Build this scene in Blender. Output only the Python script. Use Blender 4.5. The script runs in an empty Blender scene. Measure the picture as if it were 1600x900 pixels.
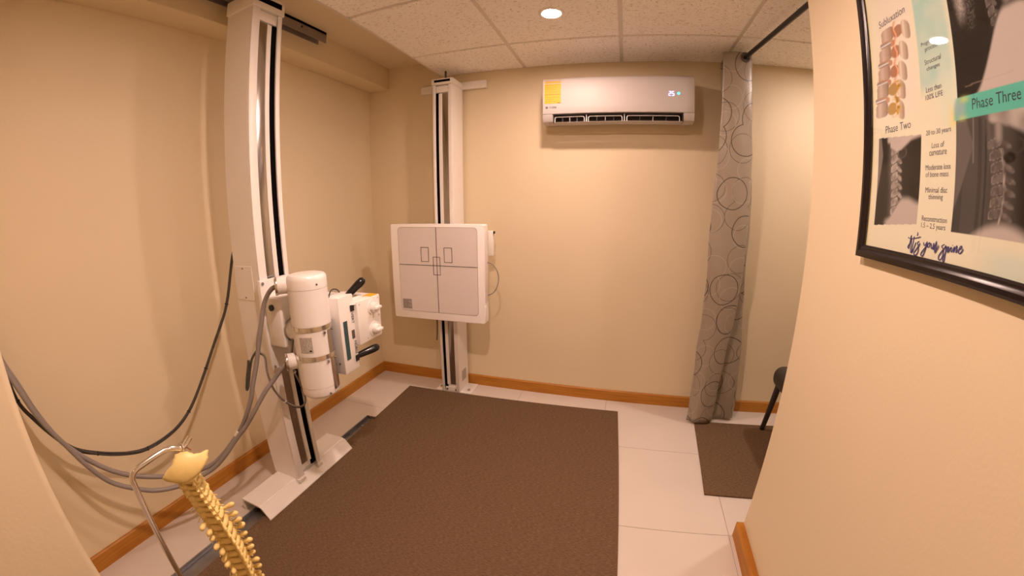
import bpy, bmesh, math, random
import numpy as np
from mathutils import Vector, Matrix
random.seed(7); rng = np.random.default_rng(7)
S = bpy.context.scene
C = S.collection

# ------------------------------------------------------------------ camera (ultra-wide phone lens with barrel distortion)
CAM = Vector((1.80484, -2.47888, 1.32820))
cd = bpy.data.cameras.new('camera'); cam = bpy.data.objects.new('camera', cd); C.objects.link(cam)
_M = ((0.96188185, -0.26721231, -0.05814545), (0.27346427, 0.93928068, 0.20728989), (-0.00077551, -0.21528908, 0.97655005))
cam.matrix_world = Matrix(((_M[0][0], _M[0][2], -_M[0][1], CAM.x), (_M[1][0], _M[1][2], -_M[1][1], CAM.y),
                           (_M[2][0], _M[2][2], -_M[2][1], CAM.z), (0, 0, 0, 1)))
cd.type = 'PANO'; cd.sensor_fit = 'HORIZONTAL'; cd.sensor_width = 36.0; cd.sensor_height = 20.25
cd.clip_start = 0.01; cd.clip_end = 50
cd.panorama_type = 'FISHEYE_LENS_POLYNOMIAL'; cd.fisheye_fov = math.radians(200)
cd.fisheye_polynomial_k0 = 0.0
cd.fisheye_polynomial_k1 = -7.46100171e-02
cd.fisheye_polynomial_k2 = 2.11727684e-04
cd.fisheye_polynomial_k3 = 3.93224722e-05
cd.fisheye_polynomial_k4 = -1.21594215e-06
S.camera = cam

# ------------------------------------------------------------------ world, colour management
W = bpy.data.worlds.new('world'); S.world = W; W.use_nodes = True
W.node_tree.nodes['Background'].inputs[0].default_value = (0.02, 0.016, 0.012, 1)
W.node_tree.nodes['Background'].inputs[1].default_value = 0.3
S.view_settings.view_transform = 'Standard'; S.view_settings.look = 'None'
S.view_settings.gamma = 1.0; S.view_settings.use_curve_mapping = False
S.view_settings.exposure = 0.0
LAMP_COLOR = (1.0, 0.69, 0.575)
S.cycles.use_denoising = True
S.cycles.max_bounces = 10; S.cycles.diffuse_bounces = 6; S.cycles.caustics_reflective = False; S.cycles.caustics_refractive = False

# ------------------------------------------------------------------ helpers
def link(o): C.objects.link(o); return o
def tag(o, label=None, cat=None, group=None, kind=None):
    if label: o['label'] = label
    if cat: o['category'] = cat
    if group: o['group'] = group
    if kind: o['kind'] = kind
    return o
def empty(name, loc, label, cat, group=None, kind=None):
    o = bpy.data.objects.new(name, None); o.empty_display_size = 0.05; o.location = loc
    return tag(link(o), label, cat, group, kind)
def put(o, parent):
    if parent is not None:
        o.parent = parent
        if parent.type == 'EMPTY': o.matrix_parent_inverse = Matrix.Translation(-Vector(parent.location))
    return o
def mesh_obj(name, me, mat, parent=None):
    o = bpy.data.objects.new(name, me)
    if mat is not None: me.materials.append(mat)
    link(o); return put(o, parent)
def obj(name, bm, mat, parent=None, smooth=35):
    me = bpy.data.meshes.new(name); bmesh.ops.recalc_face_normals(bm, faces=bm.faces); bm.to_mesh(me); bm.free()
    if smooth:
        me.polygons.foreach_set('use_smooth', [True] * len(me.polygons)); me.set_sharp_from_angle(angle=math.radians(smooth))
    return mesh_obj(name, me, mat, parent)
def NB(): return bmesh.new()
def join(bm, sub):
    me = bpy.data.meshes.new('t'); sub.to_mesh(me); sub.free(); bm.from_mesh(me); bpy.data.meshes.remove(me)
def bx(bm, x0, x1, y0, y1, z0, z1, bev=0, seg=2):
    s = NB(); bmesh.ops.create_cube(s, size=1)
    for v in s.verts: v.co = Vector(((x0 + x1) / 2 + v.co.x * (x1 - x0), (y0 + y1) / 2 + v.co.y * (y1 - y0), (z0 + z1) / 2 + v.co.z * (z1 - z0)))
    if bev: bmesh.ops.bevel(s, geom=s.edges[:], offset=bev, segments=seg, affect='EDGES', profile=0.5)
    join(bm, s); return bm
def frame_of(d):
    d = Vector(d).normalized(); a = Vector((0, 0, 1)) if abs(d.z) < 0.9 else Vector((1, 0, 0))
    u = d.cross(a).normalized(); return u, d.cross(u).normalized(), d
def lathe(bm, p0, d, prof, seg=32, close=True):
    """prof: (distance along d, radius)"""
    u, w, d = frame_of(d); p0 = Vector(p0); rings = []
    for (t, r) in prof:
        rings.append([bm.verts.new(p0 + d * t + (u * math.cos(k * 2 * math.pi / seg) + w * math.sin(k * 2 * math.pi / seg)) * r) for k in range(seg)])
    for a, b in zip(rings, rings[1:]):
        for k in range(seg): bm.faces.new((a[k], a[(k + 1) % seg], b[(k + 1) % seg], b[k]))
    if close: bm.faces.new(rings[0]); bm.faces.new(rings[-1][::-1])
    return bm
def cyl(bm, p0, p1, r0, r1=None, seg=24, bev=0):
    p0 = Vector(p0); p1 = Vector(p1); L = (p1 - p0).length; r1 = r0 if r1 is None else r1
    prof = [(0, r0), (L, r1)] if not bev else [(0, r0 - bev), (bev * 0.3, r0 - bev * 0.3), (bev, r0), (L - bev, r1), (L - bev * 0.3, r1 - bev * 0.3), (L, r1 - bev)]
    return lathe(bm, p0, p1 - p0, prof, seg)
def catmull(pts, n=6):
    P = [Vector(p) for p in pts]; P = [P[0] * 2 - P[1]] + P + [P[-1] * 2 - P[-2]]; out = []
    for i in range(1, len(P) - 2):
        for k in range(n):
            t = k / n; a, b, c, d = P[i - 1], P[i], P[i + 1], P[i + 2]
            out.append(0.5 * ((2 * b) + (c - a) * t + (2 * a - 5 * b + 4 * c - d) * t * t + (3 * b - a - 3 * c + d) * t ** 3))
    out.append(P[-2]); return out
def tube(bm, pts, r, seg=10, n=6, smooth=True, radii=None, closed=False):
    P = catmull(pts, n) if smooth else [Vector(p) for p in pts]
    rings = []; prev = None
    for i, p in enumerate(P):
        d = (P[min(i + 1, len(P) - 1)] - P[max(i - 1, 0)]).normalized()
        if prev is None: u = frame_of(d)[0]
        else:
            u = (prev - d * prev.dot(d)); u = u.normalized() if u.length > 1e-6 else frame_of(d)[0]
        prev = u; w = d.cross(u)
        rr = r if radii is None else radii[min(i, len(radii) - 1)]
        rings.append([bm.verts.new(p + (u * math.cos(k * 2 * math.pi / seg) + w * math.sin(k * 2 * math.pi / seg)) * rr) for k in range(seg)])
    for a, b in zip(rings, rings[1:]):
        for k in range(seg): bm.faces.new((a[k], a[(k + 1) % seg], b[(k + 1) % seg], b[k]))
    bm.faces.new(rings[0]); bm.faces.new(rings[-1][::-1]); return bm
def prism(bm, prof, axis, a0, a1, bev=0):
    """prof: closed 2-D polygon in the two axes other than 'axis' (in XYZ order)"""
    s = NB(); i = 'XYZ'.index(axis)
    def mk(p, a): q = list(p); q.insert(i, a); return s.verts.new(q)
    A = [mk(p, a0) for p in prof]; B = [mk(p, a1) for p in prof]; n = len(prof)
    for k in range(n): s.faces.new((A[k], A[(k + 1) % n], B[(k + 1) % n], B[k]))
    s.faces.new(A[::-1]); s.faces.new(B)
    bmesh.ops.recalc_face_normals(s, faces=s.faces)
    if bev: bmesh.ops.bevel(s, geom=[e for e in s.edges if len(e.link_faces) == 2 and e.calc_face_angle(0) > 0.6], offset=bev, segments=2, affect='EDGES', profile=0.5)
    join(bm, s); return bm
def sph(bm, c, r, sc=(1, 1, 1), rot=None, seg=14, rings=9):
    s = NB(); bmesh.ops.create_uvsphere(s, u_segments=seg, v_segments=rings, radius=r)
    m = Matrix.Translation(Vector(c)) @ (rot.to_4x4() if rot else Matrix()) @ Matrix.Diagonal((*sc, 1))
    bmesh.ops.transform(s, matrix=m, verts=s.verts); join(bm, s); return bm
def rrect(w, h, r, n=5):
    out = []
    for cx, cy, a0 in ((w / 2 - r, h / 2 - r, 0), (-w / 2 + r, h / 2 - r, 90), (-w / 2 + r, -h / 2 + r, 180), (w / 2 - r, -h / 2 + r, 270)):
        for k in range(n + 1):
            a = math.radians(a0 + 90 * k / n); out.append((cx + r * math.cos(a), cy + r * math.sin(a)))
    return out
def text(name, s, origin, xdir, ydir, width, height, mat, parent, out=0.0006, bold=0.0):
    """lettering that fills width x height, its lower-left corner at origin"""
    cu = bpy.data.curves.new('t', 'FONT'); cu.body = s; cu.size = 1; cu.resolution_u = 3; cu.offset = bold
    o = bpy.data.objects.new('t', cu); link(o); dg = bpy.context.evaluated_depsgraph_get()
    me = bpy.data.meshes.new_from_object(o.evaluated_get(dg)); bpy.data.objects.remove(o); bpy.data.curves.remove(cu)
    me.materials.clear()
    co = np.empty(len(me.vertices) * 3); me.vertices.foreach_get('co', co); co = co.reshape(-1, 3)
    lo, hi = co.min(0), co.max(0); X = Vector(xdir); Y = Vector(ydir); N = X.cross(Y); O = Vector(origin)
    fx = (co[:, 0] - lo[0]) / (hi[0] - lo[0]) * width; fy = (co[:, 1] - lo[1]) / (hi[1] - lo[1]) * height
    w = np.array(O)[None] + fx[:, None] * np.array(X)[None] + fy[:, None] * np.array(Y)[None] + np.array(N)[None] * out
    me.vertices.foreach_set('co', w.ravel()); me.update(); me.name = name
    return mesh_obj(name, me, mat, parent)

# ------------------------------------------------------------------ materials
def mat(name, col, rough=0.5, metal=0.0, var=0.0, vscale=8.0, bump=0.0, bscale=200.0, spec=0.5, coat=0.0, stretch=(1, 1, 1), emit=None, estr=0.0):
    m = bpy.data.materials.new(name); m.use_nodes = True; nt = m.node_tree; b = nt.nodes['Principled BSDF']
    b.inputs['Base Color'].default_value = (*col, 1); b.inputs['Roughness'].default_value = rough; b.inputs['Metallic'].default_value = metal
    b.inputs['Specular IOR Level'].default_value = spec; b.inputs['Coat Weight'].default_value = coat; b.inputs['Coat Roughness'].default_value = 0.08
    tc = nt.nodes.new('ShaderNodeTexCoord'); mp = nt.nodes.new('ShaderNodeMapping'); mp.inputs['Scale'].default_value = stretch
    nt.links.new(tc.outputs['Object'], mp.inputs[0])
    n = nt.nodes.new('ShaderNodeTexNoise'); n.inputs['Scale'].default_value = vscale; n.inputs['Detail'].default_value = 4
    nt.links.new(mp.outputs[0], n.inputs['Vector'])
    r = nt.nodes.new('ShaderNodeValToRGB'); v = max(var, 0.01)
    r.color_ramp.elements[0].position = 0.3; r.color_ramp.elements[1].position = 0.7
    r.color_ramp.elements[0].color = (*[c * (1 - v) for c in col], 1); r.color_ramp.elements[1].color = (*[min(1, c * (1 + v)) for c in col], 1)
    nt.links.new(n.outputs['Fac'], r.inputs[0]); nt.links.new(r.outputs[0], b.inputs['Base Color'])
    if bump:
        n2 = nt.nodes.new('ShaderNodeTexNoise'); n2.inputs['Scale'].default_value = bscale; n2.inputs['Detail'].default_value = 3
        nt.links.new(mp.outputs[0], n2.inputs['Vector'])
        bp = nt.nodes.new('ShaderNodeBump'); bp.inputs['Strength'].default_value = bump; bp.inputs['Distance'].default_value = 0.004
        nt.links.new(n2.outputs['Fac'], bp.inputs['Height']); nt.links.new(bp.outputs[0], b.inputs['Normal'])
    if emit: b.inputs['Emission Color'].default_value = (*emit, 1); b.inputs['Emission Strength'].default_value = estr
    return m
M = {}
M['wall'] = mat('cream wall paint', (0.77, 0.665, 0.465), 0.55, var=0.015, vscale=1.5, bump=0.10, bscale=95)
M['ceil_paint'] = mat('painted plaster', (0.74, 0.65, 0.47), 0.7, var=0.02, vscale=2)
M['end_grain'] = mat('raw end grain', (0.30, 0.20, 0.11), 0.8, var=0.25, vscale=90)
M['tbar'] = mat('painted ceiling grid steel', (0.70, 0.665, 0.61), 0.45, var=0.02)
M['floor_base'] = mat('grey grout', (0.34, 0.29, 0.24), 0.9, var=0.1, vscale=30)
M['floor_tile'] = mat('glazed porcelain tile', (0.66, 0.605, 0.55), 0.30, var=0.025, vscale=3, spec=0.5)
M['white'] = mat('white enamel', (0.86, 0.84, 0.81), 0.38, var=0.01, bump=0.03, bscale=600)
M['ac_white'] = mat('air conditioner plastic', (0.56, 0.53, 0.515), 0.45, var=0.008, spec=0.3)
M['white_gloss'] = mat('white gloss plastic', (0.86, 0.84, 0.82), 0.28, var=0.008)
M['panel_white'] = mat('bright white housing', (0.95, 0.93, 0.91), 0.4, var=0.008)
M['gap_grey'] = mat('painted groove shade', (0.36, 0.32, 0.30), 0.8, var=0.05)  # dark grey standing in for groove shade around the front plate
M['grey_plate'] = mat('pale grey front plate', (0.79, 0.74, 0.73), 0.42, var=0.012, vscale=3)
M['steel'] = mat('brushed steel', (0.50, 0.48, 0.47), 0.20, 1.0, var=0.05, vscale=5, stretch=(60, 60, 1))
M['chrome'] = mat('chrome', (0.80, 0.78, 0.75), 0.16, 1.0)
M['track'] = mat('galvanised track', (0.30, 0.30, 0.31), 0.42, 0.9, var=0.15, vscale=14)
M['dark_rail'] = mat('dark grey rail steel', (0.13, 0.11, 0.10), 0.5, 0.2, var=0.08)
M['rail_grey'] = mat('brown grey rail paint', (0.24, 0.20, 0.18), 0.5, var=0.06)
M['black'] = mat('black plastic', (0.012, 0.011, 0.011), 0.35, var=0.1)
M['black_gloss'] = mat('black gloss handle', (0.010, 0.010, 0.010), 0.15, var=0.1)
M['slot'] = mat('black slot', (0.004, 0.003, 0.004), 0.9, var=0.1, spec=0.05)
M['grey_cable'] = mat('grey cable jacket', (0.27, 0.24, 0.225), 0.5, var=0.05, vscale=20)
M['dark_cable'] = mat('dark cable jacket', (0.055, 0.050, 0.045), 0.5, var=0.2, vscale=60)
M['line'] = mat('printed dark line', (0.05, 0.032, 0.025), 0.6, var=0.05)
M['ink'] = mat('printed ink', (0.05, 0.05, 0.09), 0.6, var=0.05)
M['navy'] = mat('navy script ink', (0.03, 0.03, 0.16), 0.6, var=0.05)
M['ink_dark'] = mat('dark teal ink', (0.01, 0.04, 0.06), 0.6, var=0.05)
M['bone'] = mat('cream moulded plastic bone', (0.80, 0.62, 0.235), 0.42, var=0.06, vscale=40, bump=0.06, bscale=250)
M['bone_red'] = mat('reddish brown disc rubber', (0.36, 0.13, 0.05), 0.5, var=0.1)
M['yellow'] = mat('yellow energy label', (0.74, 0.43, 0.02), 0.5, var=0.02)
M['label_line'] = mat('label print', (0.45, 0.25, 0.02), 0.6, var=0.05)
M['ac_dark'] = mat('dark air outlet', (0.035, 0.028, 0.024), 0.5, var=0.1)
M['display'] = mat('dark teal display strip', (0.03, 0.085, 0.10), 0.25, var=0.35, vscale=120)
M['chair'] = mat('black leatherette', (0.040, 0.032, 0.027), 0.5, var=0.1, bump=0.1, bscale=300)
M['frame'] = mat('dark espresso frame', (0.010, 0.005, 0.005), 0.22, var=0.1, spec=0.4)
M['tag_grey'] = mat('grey rating plate', (0.46, 0.43, 0.40), 0.4, var=0.22, vscale=160)
M['led_white'] = mat('blue white digits', (0.7, 0.7, 1), 0.4, emit=(0.55, 0.58, 1.0), estr=1.6)
M['led_cyan'] = mat('cyan light', (0.2, 0.9, 0.9), 0.4, emit=(0.05, 0.85, 0.9), estr=1.3)

def wood():
    m = mat('stained wood baseboard', (0.36, 0.125, 0.022), 0.48, coat=0.0, spec=0.35); nt = m.node_tree; b = nt.nodes['Principled BSDF']
    tc = [n for n in nt.nodes if n.type == 'TEX_COORD'][0]
    mp = nt.nodes.new('ShaderNodeMapping'); mp.inputs['Scale'].default_value = (2.5, 2.5, 60); nt.links.new(tc.outputs['Object'], mp.inputs[0])
    n = nt.nodes.new('ShaderNodeTexNoise'); n.inputs['Scale'].default_value = 1.6; n.inputs['Detail'].default_value = 6; nt.links.new(mp.outputs[0], n.inputs['Vector'])
    r = nt.nodes.new('ShaderNodeValToRGB'); r.color_ramp.elements[0].position = 0.3; r.color_ramp.elements[1].position = 0.72
    r.color_ramp.elements[0].color = (0.38, 0.145, 0.017, 1); r.color_ramp.elements[1].color = (0.52, 0.235, 0.029, 1)
    nt.links.new(n.outputs['Fac'], r.inputs[0]); nt.links.new(r.outputs[0], b.inputs['Base Color']); return m
M['wood'] = wood()
def fissured():
    m = mat('fissured acoustic tile', (0.82, 0.77, 0.69), 0.9, spec=0.1); nt = m.node_tree; b = nt.nodes['Principled BSDF']
    tc = [n for n in nt.nodes if n.type == 'TEX_COORD'][0]
    mp = nt.nodes.new('ShaderNodeMapping'); mp.inputs['Scale'].default_value = (52, 120, 60); nt.links.new(tc.outputs['Object'], mp.inputs[0])
    n = nt.nodes.new('ShaderNodeTexNoise'); n.inputs['Scale'].default_value = 1.25; n.inputs['Detail'].default_value = 5; n.inputs['Distortion'].default_value = 1.1; nt.links.new(mp.outputs[0], n.inputs['Vector'])
    r = nt.nodes.new('ShaderNodeValToRGB'); r.color_ramp.elements[0].position = 0.34; r.color_ramp.elements[1].position = 0.42
    r.color_ramp.elements[0].color = (0.58, 0.49, 0.41, 1); r.color_ramp.elements[1].color = (0.97, 0.95, 0.92, 1)
    nt.links.new(n.outputs['Fac'], r.inputs[0]); nt.links.new(r.outputs[0], b.inputs['Base Color'])
    bp = nt.nodes.new('ShaderNodeBump'); bp.inputs['Strength'].default_value = 0.5; bp.inputs['Distance'].default_value = 0.003
    nt.links.new(r.outputs[0], bp.inputs['Height']); nt.links.new(bp.outputs[0], b.inputs['Normal']); return m
M['ceil_tile'] = fissured()
def carpet():
    m = mat('brown woven mat', (0.115, 0.062, 0.035), 0.95, spec=0.1); nt = m.node_tree; b = nt.nodes['Principled BSDF']
    tc = [n for n in nt.nodes if n.type == 'TEX_COORD'][0]
    mp = nt.nodes.new('ShaderNodeMapping'); mp.inputs['Scale'].default_value = (60, 300, 100); nt.links.new(tc.outputs['Object'], mp.inputs[0])
    n = nt.nodes.new('ShaderNodeTexNoise'); n.inputs['Scale'].default_value = 1.0; n.inputs['Detail'].default_value = 4; nt.links.new(mp.outputs[0], n.inputs['Vector'])
    r = nt.nodes.new('ShaderNodeValToRGB'); r.color_ramp.elements[0].position = 0.3; r.color_ramp.elements[1].position = 0.75
    r.color_ramp.elements[0].color = (0.102, 0.060, 0.031, 1); r.color_ramp.elements[1].color = (0.198, 0.131, 0.080, 1)
    nt.links.new(n.outputs['Fac'], r.inputs[0]); nt.links.new(r.outputs[0], b.inputs['Base Color'])
    bp = nt.nodes.new('ShaderNodeBump'); bp.inputs['Strength'].default_value = 0.06; bp.inputs['Distance'].default_value = 0.001
    nt.links.new(n.outputs['Fac'], bp.inputs['Height']); nt.links.new(bp.outputs[0], b.inputs['Normal']); return m
M['mat'] = carpet()
def curtain_mat():
    m = mat('taupe satin with ring print', (0.33, 0.28, 0.23), 0.36, spec=0.6); nt = m.node_tree; b = nt.nodes['Principled BSDF']; L = nt.links.new
    uv = nt.nodes.new('ShaderNodeUVMap'); uv.uv_map = 'UVMap'
    col = None; base = (0.335, 0.285, 0.222, 1)
    def ring(scale, off, rad, wid, rnd, colr, under):
        mp = nt.nodes.new('ShaderNodeMapping'); mp.inputs['Location'].default_value = (*off, 0); mp.inputs['Scale'].default_value = (scale, scale, 1); L(uv.outputs[0], mp.inputs[0])
        v = nt.nodes.new('ShaderNodeTexVoronoi'); v.voronoi_dimensions = '2D'; v.inputs['Scale'].default_value = 1; v.inputs['Randomness'].default_value = rnd; L(mp.outputs[0], v.inputs['Vector'])
        s = nt.nodes.new('ShaderNodeMath'); s.operation = 'SUBTRACT'; L(v.outputs['Distance'], s.inputs[0]); s.inputs[1].default_value = rad
        a = nt.nodes.new('ShaderNodeMath'); a.operation = 'ABSOLUTE'; L(s.outputs[0], a.inputs[0])
        c = nt.nodes.new('ShaderNodeMath'); c.operation = 'LESS_THAN'; L(a.outputs[0], c.inputs[0]); c.inputs[1].default_value = wid
        mx = nt.nodes.new('ShaderNodeMix'); mx.data_type = 'RGBA'; L(c.outputs[0], mx.inputs['Factor'])
        if under is None: mx.inputs['A'].default_value = base
        else: L(under, mx.inputs['A'])
        mx.inputs['B'].default_value = colr; return mx.outputs['Result']
    o = ring(5.1, (0.31, 0.77), 0.40, 0.0085, 0.45, (0.15, 0.12, 0.095, 1), None)
    o = ring(5.6, (2.1, 3.4), 0.36, 0.008, 0.5, (0.43, 0.385, 0.325, 1), o)
    o = ring(4.3, (4.63, 1.22), 0.37, 0.010, 0.6, (0.075, 0.056, 0.042, 1), o)
    L(o, b.inputs['Base Color'])
    n = nt.nodes.new('ShaderNodeTexNoise'); n.inputs['Scale'].default_value = 14; n.inputs['Detail'].default_value = 5; L(uv.outputs[0], n.inputs['Vector'])
    bp = nt.nodes.new('ShaderNodeBump'); bp.inputs['Strength'].default_value = 0.35; bp.inputs['Distance'].default_value = 0.01; L(n.outputs['Fac'], bp.inputs['Height']); L(bp.outputs[0], b.inputs['Normal'])
    return m
M['curtain'] = curtain_mat()
def glass():
    m = bpy.data.materials.new('picture glass'); m.use_nodes = True; nt = m.node_tree; nt.nodes.remove(nt.nodes['Principled BSDF'])
    t = nt.nodes.new('ShaderNodeBsdfTransparent'); g = nt.nodes.new('ShaderNodeBsdfGlossy'); g.inputs['Roughness'].default_value = 0.02
    f = nt.nodes.new('ShaderNodeFresnel'); f.inputs['IOR'].default_value = 1.5; mx = nt.nodes.new('ShaderNodeMixShader')
    ge = nt.nodes.new('ShaderNodeNewGeometry'); ib = nt.nodes.new('ShaderNodeMath'); ib.operation = 'SUBTRACT'; ib.inputs[0].default_value = 1.0; nt.links.new(ge.outputs['Backfacing'], ib.inputs[1])
    mu = nt.nodes.new('ShaderNodeMath'); mu.operation = 'MULTIPLY'; nt.links.new(f.outputs[0], mu.inputs[0]); nt.links.new(ib.outputs[0], mu.inputs[1])
    nt.links.new(mu.outputs[0], mx.inputs[0]); nt.links.new(t.outputs[0], mx.inputs[1]); nt.links.new(g.outputs[0], mx.inputs[2])
    nt.links.new(mx.outputs[0], nt.nodes['Material Output'].inputs['Surface']); return m
M['glass'] = glass()
def vcol():
    m = bpy.data.materials.new('printed poster paper'); m.use_nodes = True; nt = m.node_tree; b = nt.nodes['Principled BSDF']
    a = nt.nodes.new('ShaderNodeVertexColor'); a.layer_name = 'Print'; nt.links.new(a.outputs[0], b.inputs['Base Color']); b.inputs['Roughness'].default_value = 0.7; b.inputs['Specular IOR Level'].default_value = 0.0; return m
M['print'] = vcol()

# ================================================================== THE ROOM
H = 2.217; HR = 2.334; XS = 0.598                      # drop ceiling, recess ceiling, edge of drop ceiling
XR, YR = 2.434, -1.1503                                # free corner of the partition wall
def st(o): o['kind'] = 'structure'; return o
# floor and its tiles
fl = st(obj('floor', bx(NB(), -0.1, 3.75, -4.1, 0.1, -0.08, -0.0025), M['floor_base'], smooth=0))
xs = [-0.02] + [1.1871 + 0.6005 * k for k in range(-1, 5)] + [3.72]; ys = [0.03] + [0.0567 - 0.605 * k for k in range(1, 7)] + [-4.05]
tile_cache = {}
def tile(name, parent, x0, x1, y0, y1, z0, z1, m, bev, gap):
    key = (name, round(x1 - x0, 3), round(y1 - y0, 3))
    if key not in tile_cache:
        hx, hy = (x1 - x0) / 2 - gap, (y1 - y0) / 2 - gap
        o = obj(name, bx(NB(), -hx, hx, -hy, hy, z0, z1, bev, 1), m, parent, smooth=0); tile_cache[key] = o
    else:
        o = bpy.data.objects.new(name, tile_cache[key].data); link(o); o.parent = parent
    o.location = ((x0 + x1) / 2, (y0 + y1) / 2, 0); return o
for i in range(len(xs) - 1):
    for j in range(len(ys) - 1):
        tile('floor_tile', fl, xs[i], xs[i + 1], ys[j + 1], ys[j], -0.010, 0.0, M['floor_tile'], 0.0006, 0.0011)
# walls
def wall(name, *b): return st(obj(name, bx(NB(), *b), M['wall'], smooth=0))
wall('wall_left', -0.12, 0.0, -4.1, 0.12, -0.05, 2.45)
wall('wall_back', -0.12, 3.85, 0.0, 0.12, -0.05, 2.45)
wall('wall_right', 3.70, 3.85, -4.1, 0.0, -0.05, 2.45)
wall('wall_rear', -0.12, 3.85, -4.22, -4.1, -0.05, 2.45)
def corner_wall(name, x0, x1, y0, y1, edges, r=0.012):
    s = NB(); bmesh.ops.create_cube(s, size=1)
    for v in s.verts: v.co = Vector(((x0 + x1) / 2 + v.co.x * (x1 - x0), (y0 + y1) / 2 + v.co.y * (y1 - y0), 1.2 + v.co.z * 2.5))
    ed = [e for e in s.edges if abs(e.verts[0].co.z - e.verts[1].co.z) > 1 and any(abs(e.verts[0].co.x - X) < 1e-4 and abs(e.verts[0].co.y - Y) < 1e-4 for X, Y in edges)]
    bmesh.ops.bevel(s, geom=ed, offset=r, segments=5, affect='EDGES', profile=0.5)
    return st(obj(name, s, M['wall'], smooth=50))
corner_wall('wall_partition', XR, XR + 0.17, -4.1, YR, [(XR, YR), (XR + 0.17, YR)], 0.006)
corner_wall('wall_near', 0.0, 0.75, -4.1, -2.387, [(0.75, -2.387)], 0.018)
# boxed beam along the left wall and the recess ceiling over the tube stand
st(obj('beam', bx(NB(), 0.0, 0.17, -4.1, 0.0, 2.18, 2.40, 0.004), M['wall'], smooth=0))
cl = st(obj('ceiling', bx(bx(NB(), -0.1, XS, -4.1, 0.1, HR, HR + 0.06), XS - 0.001, 3.75, -4.1, 0.1, H + 0.02, HR + 0.06), M['ceil_paint'], smooth=0))
TT = 0.6096; cx = [XS] + [1.1887 + TT * k for k in range(0, 5)] + [3.70]; cy = [0.0] + [-0.4044 - TT * k for k in range(0, 7)]
cy = [y for y in cy if y > -4.1] + [-4.1]
for i in range(len(cx) - 1):
    for j in range(len(cy) - 1):
        tile('ceiling_tile', cl, cx[i], cx[i + 1], cy[j + 1], cy[j], H - 0.003, H + 0.016, M['ceil_tile'], 0.002, 0.0105)
for x in cx[1:-1]: obj('tee_bar', bx(NB(), x - 0.012, x + 0.012, -4.1, 0, H + 0.002, H + 0.006, 0.0008, 1), M['tbar'], cl, 0)
for k, y in enumerate(cy[1:-1]): obj('tee_bar', bx(NB(), XS, 3.70, y - 0.012, y + 0.012, H + 0.0025, H + 0.006, 0.0008, 1), M['tbar'], cl, 0)
obj('edge_angle', bx(NB(), XS - 0.001, XS + 0.011, -4.1, 0, H - 0.003, H + 0.004), M['tbar'], cl, 0)
obj('edge_angle', bx(NB(), XS, 3.7, -0.0105, 0, H - 0.002, H + 0.004), M['tbar'], cl, 0)
# baseboards
def base(name, prof, axis, a0, a1): return st(obj(name, prism(NB(), prof, axis, a0, a1), M['wood'], smooth=0))
hb = 0.078
base('baseboard_back', [(-0.0, 0), (-0.013, 0), (-0.013, hb - 0.006), (-0.007, hb), (0, hb)], 'X', 0.0, 3.70)
base('baseboard_left', [(0.0, 0), (0.013, 0), (0.013, hb - 0.006), (0.007, hb), (0, hb)], 'Y', -2.39, -0.013)
base('baseboard_right', [(XR, 0), (XR - 0.030, 0), (XR - 0.030, hb - 0.008), (XR - 0.02, hb), (XR, hb)], 'Y', -4.1, YR + 0.002)
obj('end_cap', bx(NB(), XR - 0.029, XR, YR + 0.002, YR + 0.0035, 0.001, hb - 0.001), M['end_grain'], bpy.data.objects['baseboard_right'], 0)

# ------------------------------------------------------------------ recessed lamps
def downlight(x, y, label, power, color=LAMP_COLOR, z=H - 0.004, r=0.044):
    t = empty('ceiling_downlight', (x, y, z), label, 'ceiling light', 'round recessed ceiling lamps')
    obj('trim_ring', lathe(NB(), (x, y, z), (0, 0, -1), [(-0.003, r + 0.016), (0.003, r + 0.015), (0.005, r + 0.006), (0.004, r), (0, r)], 40, close=False), M['white_gloss'], t)
    obj('lens', lathe(NB(), (x, y, z + 0.001), (0, 0, -1), [(0, r), (0.0042, r), (0.0048, r * 0.9)], 40), mat('lit lamp lens', (0.9, 0.9, 0.85), 0.4, emit=color, estr=power), t)
downlight(1.49, -0.715, 'round lit ceiling lamp in front of the air conditioner', 700)
downlight(1.50, -1.78, 'round lit ceiling lamp over the middle of the brown mat', 1290)
downlight(3.10, -0.62, 'round lit ceiling lamp above the chair behind the partition', 640, (1.0, 0.77, 0.68))
downlight(1.60, -3.25, 'added unseen fill lamp near the rear wall of the room', 100)  # unseen lamp added as soft fill from behind the camera

# ================================================================== FLOOR MATS
def mat_obj(name, corners, label, lift=None):
    """corners: near-left, near-right, far-right, far-left (x, y)"""
    nl, nr, fr, f_l = [Vector(c) for c in corners]; n, m_ = 40, 50; s = NB(); T = 0.008; top = []; bot = []
    for j in range(m_ + 1):
        a, b = nl.lerp(f_l, j / m_), nr.lerp(fr, j / m_); rt = []; rb = []
        for i in range(n + 1):
            p = a.lerp(b, (i / n) ** 1.6); z = 0.0015 + (lift(p) if lift else 0)
            rt.append(s.verts.new((p.x, p.y, z + T))); rb.append(s.verts.new((p.x, p.y, z)))
        top.append(rt); bot.append(rb)
    for j in range(m_):
        for i in range(n):
            s.faces.new((top[j][i], top[j][i + 1], top[j + 1][i + 1], top[j + 1][i])); s.faces.new((bot[j][i], bot[j + 1][i], bot[j + 1][i + 1], bot[j][i + 1]))
    for j in range(m_):
        for i in (0, n): s.faces.new((top[j][i], top[j + 1][i], bot[j + 1][i], bot[j][i]))
    for i in range(n):
        for j in (0, m_): s.faces.new((top[j][i], top[j][i + 1], bot[j][i + 1], bot[j][i]))
    return tag(obj(name, s, M['mat'], smooth=40), label, 'floor mat')
def lift(p):
    d = 0.43 - p.x; return 0.0 if p.y > -0.68 else 0.011 * min(1, max(0, d / 0.02 + 1))
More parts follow.
